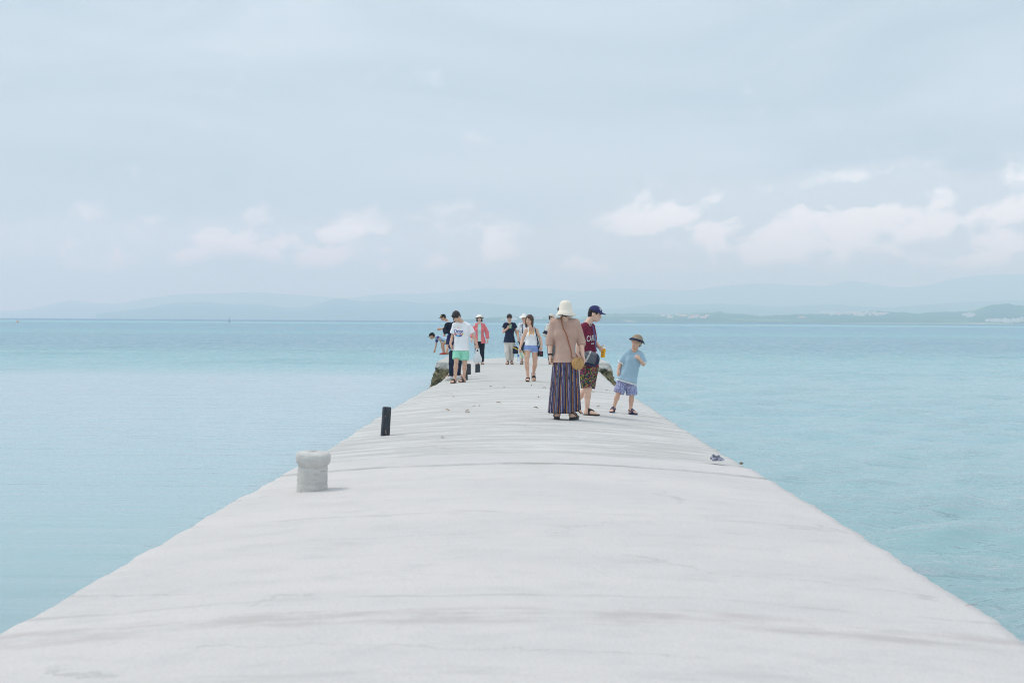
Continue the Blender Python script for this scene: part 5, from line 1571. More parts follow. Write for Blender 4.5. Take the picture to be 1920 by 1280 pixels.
# --- man in the white printed t-shirt ---------------------------------------------------------
def man_white():
    P = Person('man in white printed t-shirt and mint green shorts, head bowed, carrying a plastic bag', (862, 716),
               dict(hd=(855.5, 593, -.05), nk=(864.5, 602), sa=(851, 609), sb=(880, 610), ea=(848, 631, .03), wa=(844.5, 645, -.05), ha=(846.5, 654, -.07),
                    eb=(888, 630, .02), wb=(894, 645.5, -.06), hb=(894.5, 652, -.08), pa=(857, 657), pb=(871.5, 657), ka=(855.5, 678, -.10), kb=(871.5, 681, -.04), aa=(853, 708, -.06), ab=(870, 708, .04)),
               yaw=-38, pitch=42, skin=SK_MID, h=.010, sole=.018, footyaw=(-28, -38), build=1.04, hands=dict(b=dict(curl=1.2, palm=(-.3, .9, 0), thumb=(-1, 0, 0))))
    P.hair(H_BLACK, 'mop')
    P.shirt(WHITE_T, sleeve=.72, hem=1.0, ex=.026, neck=.066, seed=41, hr=.124, flare=.014, sl_r=.076, warp=.007)
    P.pants(fabric('mint_nylon', (0.34, 0.76, 0.57), .08, bumps=.4), leg=.76, ex=.013, loose=.018, seed=42)
    P.sandals(plain('dark_slide', (0.05, 0.045, 0.045), .6), straps=((.135, .030),), solem=plain('cork_sole', (0.16, 0.10, 0.065), .8), name='slide')
    # chest print
    ink = plain('indigo_ink', (0.055, 0.055, 0.30), .8); pink = plain('pink_ink', (0.62, 0.20, 0.27), .8); red = plain('red_ink', (0.62, 0.07, 0.08), .8)
    sky_ = plain('sky_ink', (0.10, 0.45, 0.78), .8); yel = plain('yellow_ink', (0.80, 0.50, 0.06), .8); gold = plain('gold_ink', (0.62, 0.50, 0.38), .8)
    R, U = v3(1, .12, 0), v3(0, 0, 1)
    print_on(P, text_mesh('Orion', .112, bold=.0022), 'lettering', ink, P.px(859.7, 621, -.1), R, unit(v3(.03, 0, 1)), sx=.80, sy=1.12)
    print_on(P, text_mesh('Craft', .058, .3, .0006), 'lettering', pink, P.px(859.5, 626.3, -.1), R, U)
    def star(cx, cy, r): return [(cx + (r if k % 2 == 0 else r * .45) * math.sin(k * math.pi / 5), cy + (r if k % 2 == 0 else r * .45) * math.cos(k * math.pi / 5)) for k in range(10)]
    print_on(P, flat_mesh([star(-.034, 0, .013), star(0, .002, .013), star(.034, 0, .013)]), 'stars', red, P.px(860, 614.6, -.1), R, U)
    def arc(r0, r1, a0, a1, n=12):
        out = []
        for k in range(n):
            t0, t1 = a0 + (a1 - a0) * k / n, a0 + (a1 - a0) * (k + 1) / n
            out.append([(r0 * math.sin(t0), r0 * math.cos(t0)), (r1 * math.sin(t0), r1 * math.cos(t0)), (r1 * math.sin(t1), r1 * math.cos(t1)), (r0 * math.sin(t1), r0 * math.cos(t1))])
        return out
    cpx = P.px(860, 621, -.1)
    print_on(P, flat_mesh(arc(.128, .132, -1.0, 1.0)), 'gold_arc', gold, cpx, R, U)
    print_on(P, flat_mesh(arc(.098, .126, 3.65, 4.25)), 'red_band', red, cpx, R, U)
    print_on(P, flat_mesh(arc(.098, .132, 3.02, 3.72)), 'blue_band', sky_, cpx, R, U)
    print_on(P, flat_mesh(arc(.100, .130, 2.42, 3.02)), 'violet_band', ink, cpx, R, U)
    print_on(P, flat_mesh(arc(.098, .124, 2.05, 2.42)), 'yellow_band', yel, cpx, R, U)
    # carrier bag
    cb = P.px(895.2, 679.6, -.08); bg = empty('carrier_bag', P.w(cb)); tag(bg, 'white translucent plastic carrier bag with shopping hanging from the man\'s hand', 'bag')
    m, nt, b, out = material('thin_white_plastic'); b.inputs['Base Color'].default_value = (0.95, 0.95, 0.95, 1); b.inputs['Roughness'].default_value = .35
    tr = nt.new('ShaderNodeBsdfTransparent'); tl = nt.new('ShaderNodeBsdfTranslucent'); tl.inputs[0].default_value = (0.95, 0.95, 0.95, 1)
    mx = nt.new('ShaderNodeMixShader', in_0=.22); nt.l.new(b.outputs[0], mx.inputs[1]); nt.l.new(tl.outputs[0], mx.inputs[2])
    mx2 = nt.new('ShaderNodeMixShader', in_0=.10); nt.l.new(mx.outputs[0], mx2.inputs[1]); nt.l.new(tr.outputs[0], mx2.inputs[2]); nt.l.new(mx2.outputs[0], out.inputs[0])
    bump(nt, b, nt.noise(nt.vscale(objcoord(nt), (14, 14, 5)), 2, 4, .6, 1), .8, .02)
    V = []; n = 40; rows = 20; H = .33
    for j in range(rows):
        t = j / (rows - 1); z = t * H * .80
        rx = .100 * (1 - .62 * max(0, (t - .35) / .65) ** 1.2) * (1 - .15 * max(0, .15 - t) / .15); ry = .065 * (1 - .7 * max(0, (t - .35) / .65))
        for i in range(n):
            a = 2 * math.pi * i / n; k = 1 + (.07 * math.sin(5 * a + 6 * t) + .05 * math.sin(9 * a - 8 * t) + .05 * math.sin(3 * a + 2)) * (.5 + t)
            V.append((rx * k * math.cos(a), ry * k * math.sin(a), z + .010 * math.sin(4 * a)))
    V.append((0, 0, -.006)); Fc = [(j * n + i, j * n + (i + 1) % n, (j + 1) * n + (i + 1) % n, (j + 1) * n + i) for j in range(rows - 1) for i in range(n)] + [((i + 1) % n, i, n * rows) for i in range(n)]
    link('pouch', mesh_np('pouch', V, Fc), bg, m)
    for sx in (-1, 1):
        pts = spline([(sx * .045, 0, .25), (sx * .032, -.01, .30), (sx * .006, -.005, .345)], 12)
        link('handle', ribbon('handle', pts, v3(0, -1, 0), .016, .002), bg, m)
    for i, (x, y, r, h, cc) in enumerate(((.03, 0, .032, .15, (0.10, 0.40, 0.45)), (-.035, .01, .03, .13, (0.75, 0.75, 0.72)), (.0, -.02, .022, .09, (0.08, 0.16, 0.42)))):
        o = link('drink_carton', lathe('drink_carton', [(.001, .005), (r, .006), (r, h * .75), (r * .5, h * .9), (r * .45, h), (.001, h)], 18), bg, plain('carton_print', cc, .4)); o.location = (x, y, 0)
    return P


M4 = man_white()


# --- woman in the coral shirt -------------------------------------------------------------------
def woman_coral():
    P = Person('woman in open coral shirt, mint top, white sun hat and dark sunglasses', (898, 683.5),
               dict(hd=(899, 596), nk=(899, 605), sa=(890.5, 609), sb=(907.5, 609), ea=(886.5, 622, .03), wa=(884, 634, -.06), ha=(883.5, 639, -.08),
                    eb=(913, 623, .03), wb=(914.5, 635.5, -.04), hb=(914.8, 641, -.06), pa=(895, 640.5), pb=(904, 640.5), ka=(894.5, 660, -.08), kb=(904, 660, .02), aa=(895.5, 678, -.04), ab=(904, 677, .12)),
               yaw=0, pitch=-4, skin=SK_FAIR, female=True, h=.011, footyaw=(-10, 12), sole=.022)
    P.hair(H_BLACK, 'bob', under=.045)
    P.shirt(fabric('mint_jersey', (0.54, 0.82, 0.76), .06), sleeve=.10, hem=.98, ex=.012, seed=51, name='top', hr=.106, neck=.064)
    P.shirt(fabric('coral_linen', (0.82, 0.22, 0.235), .1, bumps=.4), sleeve=1.88, hem=1.10, ex=.024, seed=52, hr=.116, flare=.02, open_front=True, neck=.07, sleeve_ex=.012)
    P.pants(BLACK, leg=1.95, ex=.010, loose=.010, seed=53, name='trousers', taper=.046)
    P.bucket(fabric('white_sun_hat', (0.84, 0.80, 0.73), .06), crown=.090, topz=.125, brim=.150, drop=.040, zb=.048, wav=.008, pitch=8)
    P.sandals(RUBBER)
    lens = plain('dark_lens', (0.035, 0.012, 0.015), .2); pts = []
    for sx in (-1, 1):
        c = P.headf.cast(np.array([P.hp(sx * .032, .14, .004)]), -P.HR[:, 1], .012)[0]
        V, Fq = Field([(ell(c, P.HR, np.array((.027, .006, .022))), 0)], .004, .01).mesh(); P.add('sunglass_lens', V, Fq, lens); pts.append(c)
    P.addm('sunglass_bridge', tube('sunglass_bridge', pts, .003, 6), lens)
    return P


woman_coral()


# --- woman in navy top with phone -----------------------------------------------------------
def woman_phone():
    P = Person('woman in navy top and beige trousers looking down at her phone', (955.7, 683),
               dict(hd=(955, 596), nk=(955.3, 604), sa=(946, 608), sb=(965, 608), ea=(944, 622.5, .02), wa=(951.5, 615.5, -.17), ha=(956, 612, -.20),
                    eb=(968, 623, .03), wb=(972, 633.5, -.06), hb=(974, 639, -.09), pa=(950.5, 641), pb=(960, 641), ka=(951, 660, -.09), kb=(960.3, 659, .0), aa=(952.5, 677, -.06), ab=(959.3, 675, .06)),
               yaw=-5, pitch=32, skin=SK_MID, female=True, h=.011, footyaw=(-14, 8), hands=dict(a=dict(curl=1.0, palm=(.2, .9, .4), thumb=(0, -.3, 1))))
    P.hair(H_BLACK, 'tied')
    P.shirt(NAVY, sleeve=.42, hem=1.02, ex=.026, seed=61, hr=.118, flare=.018, neck=.060, sl_r=.078, name='top')
    P.pants(fabric('beige_cotton', (0.68, 0.635, 0.58), .07, bumps=.4), leg=1.90, ex=.010, loose=.016, seed=62, name='trousers', taper=.044)
    P.sandals(RUBBER, solem=plain('dark_red_sole', (0.11, 0.04, 0.035), .7))
    c = P.px(956.8, 611.5, -.245); V, Fq = Field([(ell((0, 0, 0), np.eye(3), (.2, .2, .2)), 0)], .05).mesh()
    # rounded slab
    def slab(w, h, t, r=.010, n=6):
        out = []
        for cx_, cy_, a0 in ((w - r, h - r, 0), (-w + r, h - r, 1), (-w + r, -h + r, 2), (w - r, -h + r, 3)):
            for k in range(n): a = (a0 + k / (n - 1)) * math.pi / 2; out.append((cx_ + r * math.cos(a), cy_ + r * math.sin(a)))
        N = len(out); V = [(x, -t, z) for x, z in out] + [(x, t, z) for x, z in out]
        return mesh_np('slab', V, [(i, (i + 1) % N, N + (i + 1) % N, N + i) for i in range(N)] + [tuple(range(N))[::-1], tuple(range(N, 2 * N))], False)
    ph = empty('phone', P.w(c)); tag(ph, 'smartphone in a pale green case held up by the woman in navy', 'phone')
    link('case', slab(.040, .076, .005), ph, plain('green_case', (0.33, 0.48, 0.30), .5))
    o = link('screen', slab(.036, .071, .001), ph, plain('phone_glass', (0.02, 0.02, 0.025), .15)); o.location = (0, .0062, 0)
    o = link('camera_lens', lathe('camera_lens', [(.001, .003), (.009, .002), (.010, 0)], 14), ph, plain('lens_black', (0.02, 0.02, 0.02), .2)); o.rotation_euler = (math.radians(90), 0, 0); o.location = (-.022, -.0052, .055)
    ph.rotation_euler = (math.radians(28), math.radians(8), 0)
    return P


woman_phone()


# --- woman in white tank top -------------------------------------------------------------------
def woman_tank():
    P = Person('woman in white tank top and denim shorts walking with long brown hair', (990, 715),
               dict(hd=(992.5, 600), nk=(996, 613), sa=(985.5, 618), sb=(1007.5, 618), ea=(980, 636.5, .03), wa=(975.5, 650.5, -.09), ha=(973, 658, -.11),
                    eb=(1013, 635, .03), wb=(1015.2, 647.5, -.05), hb=(1016, 654.5, -.08), pa=(989.5, 652), pb=(1003.5, 652), ka=(987.5, 678, -.13), kb=(1003, 682, .02), aa=(990, 706, -.10), ab=(1000.5, 699.5, .22)),
               yaw=-28, pitch=4, skin=SK_MID, female=True, h=.0095, footyaw=(-6, 8), footpitch=(0, 48), sole=.03, hands=dict(a=dict(curl=.9), b=dict(curl=.9)))
    P.hair(H_BROWN, 'long')
    P.shirt(fabric('white_rib', (0.87, 0.87, 0.88), .03, bumps=.2), sleeve=0, hem=.86, ex=.007, seed=71, hr=.098, flare=.0, tank=True, name='tank_top', warp=.0015)
    P.pants(fabric('blue_denim', (0.24, 0.33, 0.62), .2, 50, bumps=.4), leg=.26, ex=.012, loose=.010, seed=72, waist=.74)
    # frayed pale hems and waistband of the shorts
    fr = fabric('frayed_denim', (0.50, 0.56, 0.70), .2, 90)
    F0 = P.pantsf
    for p, k in (('pa', 'ka'), ('pb', 'kb')):
        q = P.J[p] + (P.J[k] - P.J[p]) * .26; n = unit(P.J[k] - P.J[p])
        F2 = Field.__new__(Field); F2.__dict__.update(F0.__dict__); x, y, z = F2._xyz((slice(None),) * 3)
        d = (x - q[0]) * n[0] + (y - q[1]) * n[1] + (z - q[2]) * n[2]; side = ((x - P.B[0]) * (1 if p == 'pa' else -1))
        F2.F = np.maximum(np.maximum(F0.F - .004, np.abs(d + .008) - .010), side).astype(np.float32); V, Fq = F2.mesh()
        if len(Fq): P.add('frayed_hem', V, Fq, fr)
    yel = plain('yellow_strap', (0.80, 0.46, 0.05), .7)
    bodyf = Field(P.torso(0.0) + [(cone(P.J['nk'], P.J[s_], .045, .046), .04) for s_ in ('sa', 'sb')], .01)
    for sx in (-1, 1):
        pts = bodyf.snap(np.array(spline([P.tp(.0, sx * .052, .05), P.tp(.10, sx * .055, .10), P.tp(.20, sx * .045, .14)], 12)), .009)
        P.addm('bikini_strap', ribbon('bikini_strap', [q for q in pts], P.front, .009, .003), yel)
    P.sandals(RUBBER, straps=((.140, .018), (.05, .016)))
    # shoulder bag, black strap
    cb = P.px(1013.5, 663, -.05); bg = empty('shoulder_bag', P.w(cb)); tag(bg, 'small black, white and red patterned bag carried by the woman in the tank top', 'bag')
    Fb = Field([(rbox((0, 0, 0), (.062, .034, .066), .025), .01)], .006); Fb.warp(.003, 30, 25, 4); V, Fq = Fb.mesh()
    link('pouch', mesh_np('pouch', V, Fq), bg, pattern_mat('woven_pattern', (0.03, 0.03, 0.035), [(0.60, 0.58, 0.56), (0.30, 0.03, 0.08), (0.03, 0.03, 0.04), (0.5, 0.2, 0.25), (0.1, 0.1, 0.1)], 30, .5, (1, 1, .5)))
    pts = [P.px(1002.5, 613.5, -.02), P.px(1004, 620, -.10), P.px(1007, 632, -.11), P.px(1010.5, 645, -.07), P.px(1013, 655, -.06)]
    me = ribbon('strap', [np.asarray(q) - cb for q in spline(pts, 24)], v3(0, -1, 0), .011, .004); link('strap', me, bg, BLACK)
    pts = [P.px(1002.5, 613.5, -.02), P.px(1003.5, 620, .10), P.px(1007, 635, .10), P.px(1008, 645, -.10), P.px(1011, 656, -.06)]
    me = ribbon('strap', [np.asarray(q) - cb for q in spline(pts, 24)], v3(0, -1, 0), .010, .004); link('strap', me, bg, BLACK)
    # folded striped towel in her right hand
    ct = P.px(977.5, 660.5, -.09); V = []; n, rows = 22, 16
    for j in range(rows):
        t = j / (rows - 1)
        for i in range(n):
            u = i / (n - 1) - .5
            V.append((u * (.05 + .10 * t) + .05 * t * t + .012 * math.sin(9 * u + 4 * t), .02 * math.sin(14 * u + 2 * t) * (.3 + t), .045 - .17 * t + .035 * u * t))
    Fc = [(j * n + i, j * n + i + 1, (j + 1) * n + i + 1, (j + 1) * n + i) for j in range(rows - 1) for i in range(n - 1)]
    m, nt, b, _ = material('striped_towel'); v = objcoord(nt); sp = nt.new('ShaderNodeSeparateXYZ'); nt.l.new(v, sp.inputs[0])
    f = nt.math('FRACT', nt.math('MULTIPLY', nt.math('ADD', sp.outputs[0], nt.math('MULTIPLY', sp.outputs[2], .5)), 11)); nt.l.new(nt.ramp(f, [(0, (0.78, 0.78, 0.74)), (.35, (0.75, 0.62, 0.12)), (.55, (0.30, 0.58, 0.66)), (.8, (0.55, 0.72, 0.45))], 'CONSTANT'), b.inputs['Base Color']); b.inputs['Roughness'].default_value = .9
    me = mesh_np('towel', V, Fc); o = link('beach_towel', me, None, m); o.location = P.w(ct); md = o.modifiers.new('thick', 'SOLIDIFY'); md.thickness = .012
    tag(o, 'small striped yellow and blue towel held by the woman in the tank top', 'towel')
    return P


woman_tank()


# --- woman in white hat behind ----------------------------------------------------------------
def woman_white_hat():
    P = Person('woman in white sun hat and patterned blouse half hidden behind the tank-top woman', (983, 683),
               dict(hd=(982.5, 595.5), nk=(983.5, 604.5), sa=(974.5, 608.5), sb=(992.5, 608.5), ea=(971.5, 621.5, .03), wa=(971.5, 633.5, -.08), ha=(972, 639.5, -.1),
                    eb=(996, 622, .03), wb=(996.5, 635, -.04), hb=(996.5, 641), pa=(979, 641), pb=(988, 641), ka=(979, 660, -.05), kb=(988, 660, .05), aa=(979, 678, -.02), ab=(988, 677.5, .05)),
               yaw=-12, pitch=10, skin=SK_MID, female=True, h=.011, footyaw=(-12, 10), hands=dict(a=dict(curl=1.1)))
    P.hair(H_BLACK, 'short', under=.045)
    P.shirt(pattern_mat('white_flower_blouse', (0.78, 0.78, 0.80), [(0.10, 0.11, 0.20), (0.78, 0.78, 0.80), (0.2, 0.16, 0.22), (0.78, 0.78, 0.80), (0.45, 0.45, 0.52)], 24, .38), sleeve=.75, hem=1.0, ex=.018, seed=81, name='blouse', sl_r=.07)
    P.pants(NAVY, leg=1.55, ex=.012, loose=.02, seed=82, name='trousers', taper=.055)
    P.bucket(bpy.data.materials['white_sun_hat'], crown=.090, topz=.125, brim=.165, drop=.036, zb=.050, wav=.014, pitch=8)
    P.sandals(RUBBER)
    f = P.shirtf
    pts = P.strap_path([P.tp(-.02, -.085, -.02), P.tp(.05, -.085, .08), P.tp(.25, -.075, .14), P.tp(.5, -.08, .13)], f, .009, 18)
    P.addm('rucksack_strap', ribbon('rucksack_strap', pts, P.front, .014, .005), NAVY)
    # water bottle held low
    c = P.px(973.2, 681, -.12); bt = empty('water_bottle', P.w(P.px(973, 678, -.12))); tag(bt, 'clear plastic water bottle with a blue band beside the woman in the white sun hat', 'bottle')
    m, nt, b, _ = material('clear_plastic'); b.inputs['Base Color'].default_value = (.85, .9, .95, 1); b.inputs['Transmission Weight'].default_value = .8; b.inputs['Roughness'].default_value = .08; b.inputs['IOR'].default_value = 1.33
    s = 1.25
    link('body', lathe('body', [(.001, 0), (.035 * s, .002), (.040 * s, .01), (.040 * s, .22), (.034 * s, .26), (.016 * s, .30), (.015 * s, .315)], 24), bt, m)
    link('label_band', lathe('label_band', [(.0405 * s, .17), (.041 * s, .172), (.041 * s, .225), (.0405 * s, .227)], 24), bt, plain('blue_label', (0.08, 0.15, 0.50), .4))
    link('cap', lathe('cap', [(.016 * s, .313), (.019 * s, .315), (.019 * s, .34), (.001, .341)], 18), bt, plain('white_cap', (.8, .8, .82), .4))
    link('carry_cord', tube('carry_cord', spline([(0, 0, .33), (.004, .0, .5), (-.01, .02, .66)], 8), .004, 6), bt, RUBBER)
    # navy and yellow hand bag
    c = P.px(966.5, 656, .05); bg = empty('hand_bag', P.w(c)); tag(bg, 'navy and yellow cloth bag hanging beside the beige trousers of the phone woman', 'bag')
    Fb = Field([(rbox((0, 0, -.02), (.085, .045, .105), .03), .02), (rbox((0, 0, .06), (.06, .03, .06), .025), .04)], .008); Fb.warp(.006, 26, 22, 9); V, Fq = Fb.mesh(); link('pouch', mesh_np('pouch', V, Fq), bg, NAVY)
    F2 = Field.__new__(Field); F2.__dict__.update(Fb.__dict__); x, y, z = F2._xyz((slice(None),) * 3); F2.F = np.maximum(Fb.F - .004, np.abs(z - .05 + x * .5) - .025 + 0 * y).astype(np.float32)
    V, Fq = F2.mesh(); link('yellow_panel', mesh_np('yellow_panel', V, Fq), bg, fabric('yellow_canvas', (0.60, 0.42, 0.08), .1))
    hpnt = P.J['ha'] - c
    for sx in (-1, 1): link('handle', tube('handle', spline([(sx * .03, 0, .09), (sx * .025 + hpnt[0] * .5, hpnt[1] * .5, hpnt[2] * .55 + .04), tuple(hpnt + v3(sx * .008, 0, 0))], 10), .006, 6), bg, NAVY)
    return P


woman_white_hat()

WING_Z = 0.10
# --- boy bending over on the pier head --------------------------------------------------------
def boy_bend():
    P = Person('boy in black cap and pale blue t-shirt bending over and pointing down at the water', (832, 665.3),
               dict(hd=(809.8, 629.5, .0), nk=(816.5, 630.5, .0), sa=(819.5, 630, -.13), sb=(819.5, 633, .13), ea=(824.5, 636, -.18), wa=(827, 641.5, -.14), ha=(828.5, 645, -.12),
                    eb=(818, 645.5, .16), wb=(815.5, 655, .14), hb=(814, 660.5, .13), pa=(839, 638, -.075), pb=(840, 638, .075), ka=(828.5, 646, -.09), kb=(831, 646, .09), aa=(831.5, 660, -.09), ab=(833.5, 660, .09)),
               yaw=-92, pitch=28, size=.80, skin=SK_TAN, h=.010, sole=.02, footyaw=(-88, -84), ground=WING_Z, hands=dict(b=dict(curl=.12)))
    P.hair(H_BLACK, 'short', under=.045)
    P.shirt(fabric('ice_blue_jersey', (0.46, 0.62, 0.76), .06, bumps=.4), sleeve=.10, hem=.92, ex=.016, seed=91, hr=.115, sl_r=.06)
    vio = fabric('violet_jersey', (0.085, 0.065, 0.24), .1)
    F = Field([(cone(P.J[s_], P.J[s_] + (P.J[e_] - P.J[s_]) * .62 + unit(P.J[e_] - P.J[s_]) * .04, .060 * P.g, .068 * P.g, [(P.J[s_] + (P.J[e_] - P.J[s_]) * .62, unit(P.J[e_] - P.J[s_]))]), .01) for s_, e_ in (('sa', 'ea'), ('sb', 'eb'))], .008)
    V, Fq = F.mesh(); P.add('raglan_sleeves', V, Fq, vio)
    P.pants(fabric('pale_yellow_cotton', (0.62, 0.54, 0.27), .08), leg=.55, ex=.014, loose=.02, seed=92)
    P.sandals(RUBBER, shoe=plain('red_shoe', (0.55, 0.07, 0.045), .6), solem=plain('shoe_white', (.7, .68, .64), .6), name='shoe')
    P.cap(fabric('black_cap_cotton', (0.012, 0.014, 0.018), .1), pitch=0)
    f = P.shirtf
    pts = P.strap_path([P.tp(.05, .08, -.09), P.tp(.35, .0, -.11), P.tp(.7, -.08, -.06)], f, .008, 16)
    P.addm('bag_strap', ribbon('bag_strap', pts, -P.front, .010, .004), plain('brown_strap', (0.10, 0.05, 0.035), .6))


boy_bend()


# --- person in black cap leaning behind the boy ---------------------------------------------
def leaner():
    P = Person('person in yellow-badged black cap and white t-shirt leaning behind the bending boy', (841, 664.6),
               dict(hd=(830.5, 595), nk=(838.5, 601.5), sa=(841.5, 606.5, -.15), sb=(842.5, 606.5, .15), ea=(834, 614.5, -.19), wa=(827, 617, -.24), ha=(823, 617.5, -.25),
                    eb=(838, 617, .19), wb=(833.5, 626, .15), hb=(832.5, 631, .13), pa=(851, 632, -.08), pb=(852, 632, .08), ka=(841, 645.5, -.10), kb=(844, 646, .12), aa=(838.3, 660, -.10), ab=(844.5, 660, .14)),
               yaw=-78, pitch=32, skin=SK_TAN, h=.011, sole=.018, footyaw=(-85, -80), ground=WING_Z)
    P.hair(H_BLACK, 'short', under=.045)
    P.shirt(WHITE_T, sleeve=.6, hem=1.0, ex=.02, seed=101)
    P.pants(fabric('khaki_shorts', (0.27, 0.22, 0.16), .1), leg=.85, ex=.018, loose=.02, seed=102)
    P.sandals(plain('tan_sandal', (0.42, 0.30, 0.20), .7))
    co = P.cap(bpy.data.materials['black_cap_cotton'], pitch=6)
    me = flat_mesh([[(-.022, -.018), (.022, -.018), (.022, .018), (-.022, .018)]]); F = Field([(ell((0, -.014, .042), np.eye(3), np.array((.088, .106, .082))), .01)], .006)
    for ox, sc in ((.0, 1.0), (-.055, .6)):
        me = mesh_np('badge', [(x * .022 * sc, y * .02 * sc, 0) for y in (-1, -.3, .3, 1) for x in (-1, -.3, .3, 1)], [(j * 4 + i, j * 4 + i + 1, j * 4 + i + 5, j * 4 + i + 4) for j in range(3) for i in range(3)])
        c3 = np.array([v.co[:] for v in me.vertices]); Q = F.cast(np.stack([-(c3[:, 0]) + ox, np.full(len(c3), .2), c3[:, 1] + .082], 1), v3(0, -1, 0), .002, 90); me.vertices.foreach_set('co', Q.astype(np.float32).ravel()); me.update()
        link('badge', me, co, bpy.data.materials['yellow_ink'])
    f = P.shirtf
    pts = P.strap_path([P.tp(-.02, -.08, .0), P.tp(.02, -.09, -.08), P.tp(.2, -.09, -.12), P.tp(.5, -.07, -.12)], f, .009, 16)
    P.addm('rucksack_strap', ribbon('rucksack_strap', pts, -P.front, .014, .005), NAVY)


leaner()


# --- person in navy bucket hat ----------------------------------------------------------------
def navy_hat():
    P = Person('person in wide navy bucket hat stooping behind the man in the white t-shirt', (848, 711.5),
               dict(hd=(841.5, 614, -.12), nk=(846.5, 619, .02), sa=(842.5, 625, -.02), sb=(857, 624, .06), ea=(840.5, 638, -.03), wa=(838.5, 648.5, -.10), ha=(836.5, 655.5, -.13),
                    eb=(861, 638, .05), wb=(860, 650, -.05), hb=(859, 656, -.08), pa=(848.5, 656, .12), pb=(860, 656, .16), ka=(847.5, 681, .02), kb=(859.5, 681, .08), aa=(846.5, 705, .10), ab=(859.5, 704, .16)),
               yaw=-42, pitch=48, skin=SK_MID, h=.011, sole=.022, footyaw=(-52, -35), female=True)
    P.hair(H_BROWN, 'bob', under=.04)
    P.shirt(fabric('light_blue_shirt', (0.42, 0.56, 0.70), .06), sleeve=.3, hem=1.08, ex=.012, seed=111, hr=.108, name='blouse')
    P.shirt(fabric('indigo_jacket', (0.035, 0.040, 0.115), .12), sleeve=1.75, hem=.80, ex=.022, seed=112, name='jacket')
    P.pants(fabric('dark_navy_trousers', (0.016, 0.026, 0.055), .15), leg=1.93, ex=.012, loose=.012, seed=113, name='trousers', taper=.042)
    P.sandals(RUBBER, shoe=pattern_mat('white_violet_trainer', (0.72, 0.70, 0.68), [(0.16, 0.12, 0.50), (.72, .70, .68), (.72, .70, .68)], 22, .3), solem=plain('trainer_sole', (0.66, 0.58, 0.48), .6), name='trainer')
    P.bucket(fabric('navy_felt', (0.014, 0.018, 0.034), .15), crown=.096, topz=.135, brim=.185, drop=.055, zb=.030, wav=.012)


navy_hat()


def beige_top():
    P = Person('bare-legged person in beige top almost hidden behind the man in white t-shirt', (854, 707.5),
               dict(hd=(856, 601), nk=(856.5, 611), sa=(848.5, 616), sb=(865, 616), ea=(846.8, 630, .03), wa=(849, 644, -.03), ha=(850, 649, -.05), eb=(867, 631, .03), wb=(866, 644, -.05), hb=(866, 649, -.06),
                    pa=(852, 652), pb=(861, 652), ka=(849, 675, -.05), kb=(861.5, 675, .02), aa=(845.5, 702, -.05), ab=(862, 701, .08)),
               yaw=-20, pitch=25, skin=SK_TAN, h=.012, sole=.022, footyaw=(-60, 20), female=True, size=.96)
    P.hair(H_BLACK, 'tied')
    P.shirt(fabric('beige_top_linen', (0.55, 0.51, 0.42), .06), sleeve=.3, hem=1.0, ex=.018, seed=121, name='top')
    P.pants(fabric('dark_shorts', (0.05, 0.05, 0.06), .1), leg=.5, ex=.014, loose=.02, seed=122)
    P.sandals(RUBBER)


beige_top()


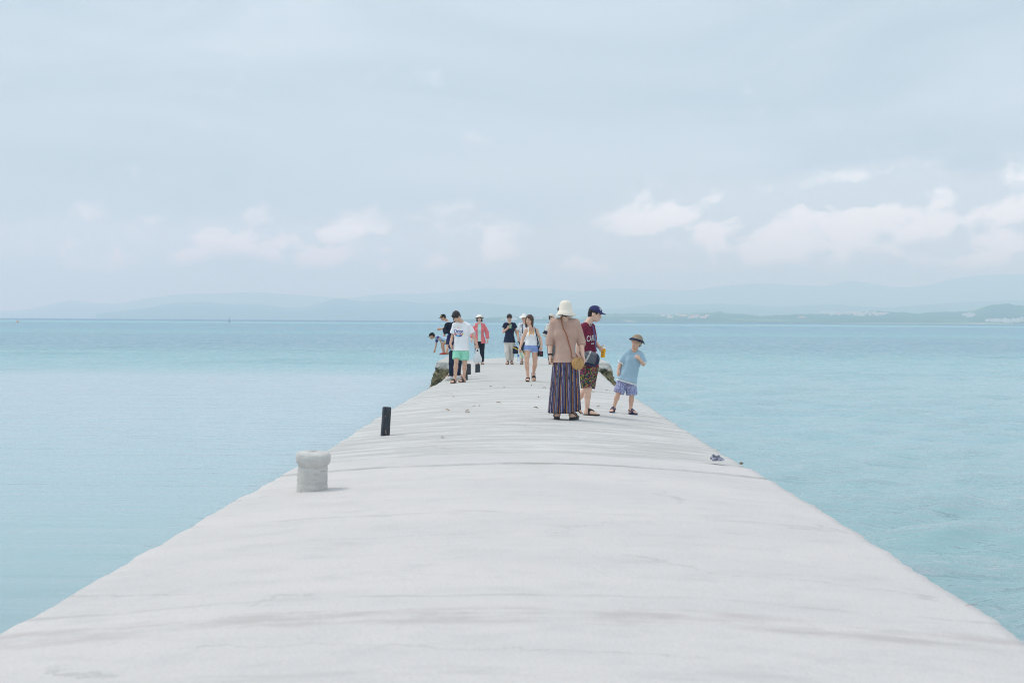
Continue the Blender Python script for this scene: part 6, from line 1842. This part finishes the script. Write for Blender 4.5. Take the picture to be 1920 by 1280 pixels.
def beige_cap():
    P = Person('person in beige cap and cream shirt, mostly hidden by the straw-hat woman', (1036, 683),
               dict(hd=(1035, 595), nk=(1034, 604.5), sa=(1027, 609, -.08), sb=(1043, 609, .10), ea=(1024.5, 622, -.10), wa=(1027, 634, -.12), ha=(1028, 640, -.14), eb=(1045, 622, .1), wb=(1046, 634, .05), hb=(1046, 640, .03),
                    pa=(1031, 641), pb=(1040, 641), ka=(1031, 660), kb=(1040, 660), aa=(1031, 678), ab=(1040, 677.5)),
               yaw=62, pitch=12, skin=SK_FAIR, h=.012, footyaw=(40, 40))
    P.hair(H_BLACK, 'short', under=.045)
    P.shirt(OFFWHITE, sleeve=.9, hem=1.0, ex=.02, seed=131)
    P.pants(fabric('grey_trousers', (0.16, 0.16, 0.17), .1), leg=1.93, ex=.012, loose=.012, seed=132, name='trousers')
    P.sandals(RUBBER)
    P.cap(fabric('beige_cap_cotton', (0.64, 0.58, 0.49), .06))
    c = P.px(1024, 620, -.06); bg = empty('shoulder_tote', P.w(c)); tag(bg, 'navy tote bag with pale base on the shoulder of the beige-capped person', 'bag')
    Fb = Field([(cone((.02, 0, .13), (-.0, 0, -.10), .035, .105), .02), (ell((-.01, 0, -.10), np.eye(3), (.115, .07, .085)), .03)], .009); V, Fq = Fb.mesh(); link('pouch', mesh_np('pouch', V, Fq), bg, NAVY)
    F2 = Field.__new__(Field); F2.__dict__.update(Fb.__dict__); x, y, z = F2._xyz((slice(None),) * 3); F2.F = np.maximum(Fb.F - .005, (z + .115 + x * .25) + 0 * y).astype(np.float32)
    V, Fq = F2.mesh(); link('pale_base', mesh_np('pale_base', V, Fq), bg, OFFWHITE)
    link('strap', tube('strap', spline([(.02, 0, .14), (.04, 0, .22), tuple(P.J['sa'] - c + v3(.01, 0, .075)), tuple(P.J['sa'] - c + v3(.02, .08, .02))], 12), .012, 8), bg, NAVY)


beige_cap()


def hidden_man():
    P = Person('dark-haired man in white shirt hidden behind the woman in the straw hat', (1057, 722),
               dict(hd=(1053.5, 583), nk=(1056, 595), sa=(1042, 602), sb=(1071, 602), ea=(1040.5, 625, .03), wa=(1042, 645, -.05), ha=(1043, 654), eb=(1073, 625, .03), wb=(1072, 645, -.05), hb=(1072, 654),
                    pa=(1050, 655), pb=(1064, 655), ka=(1050, 684), kb=(1064, 684), aa=(1050, 714), ab=(1064, 714)),
               yaw=-20, pitch=10, skin=SK_MID, h=.012, footyaw=(-10, 10))
    P.hair(H_BLACK, 'mop')
    P.shirt(WHITE_T, sleeve=.6, hem=1.02, ex=.018, seed=141)
    P.pants(NAVY, leg=1.93, ex=.012, loose=.012, seed=142, name='trousers')
    P.sandals(RUBBER)


hidden_man()
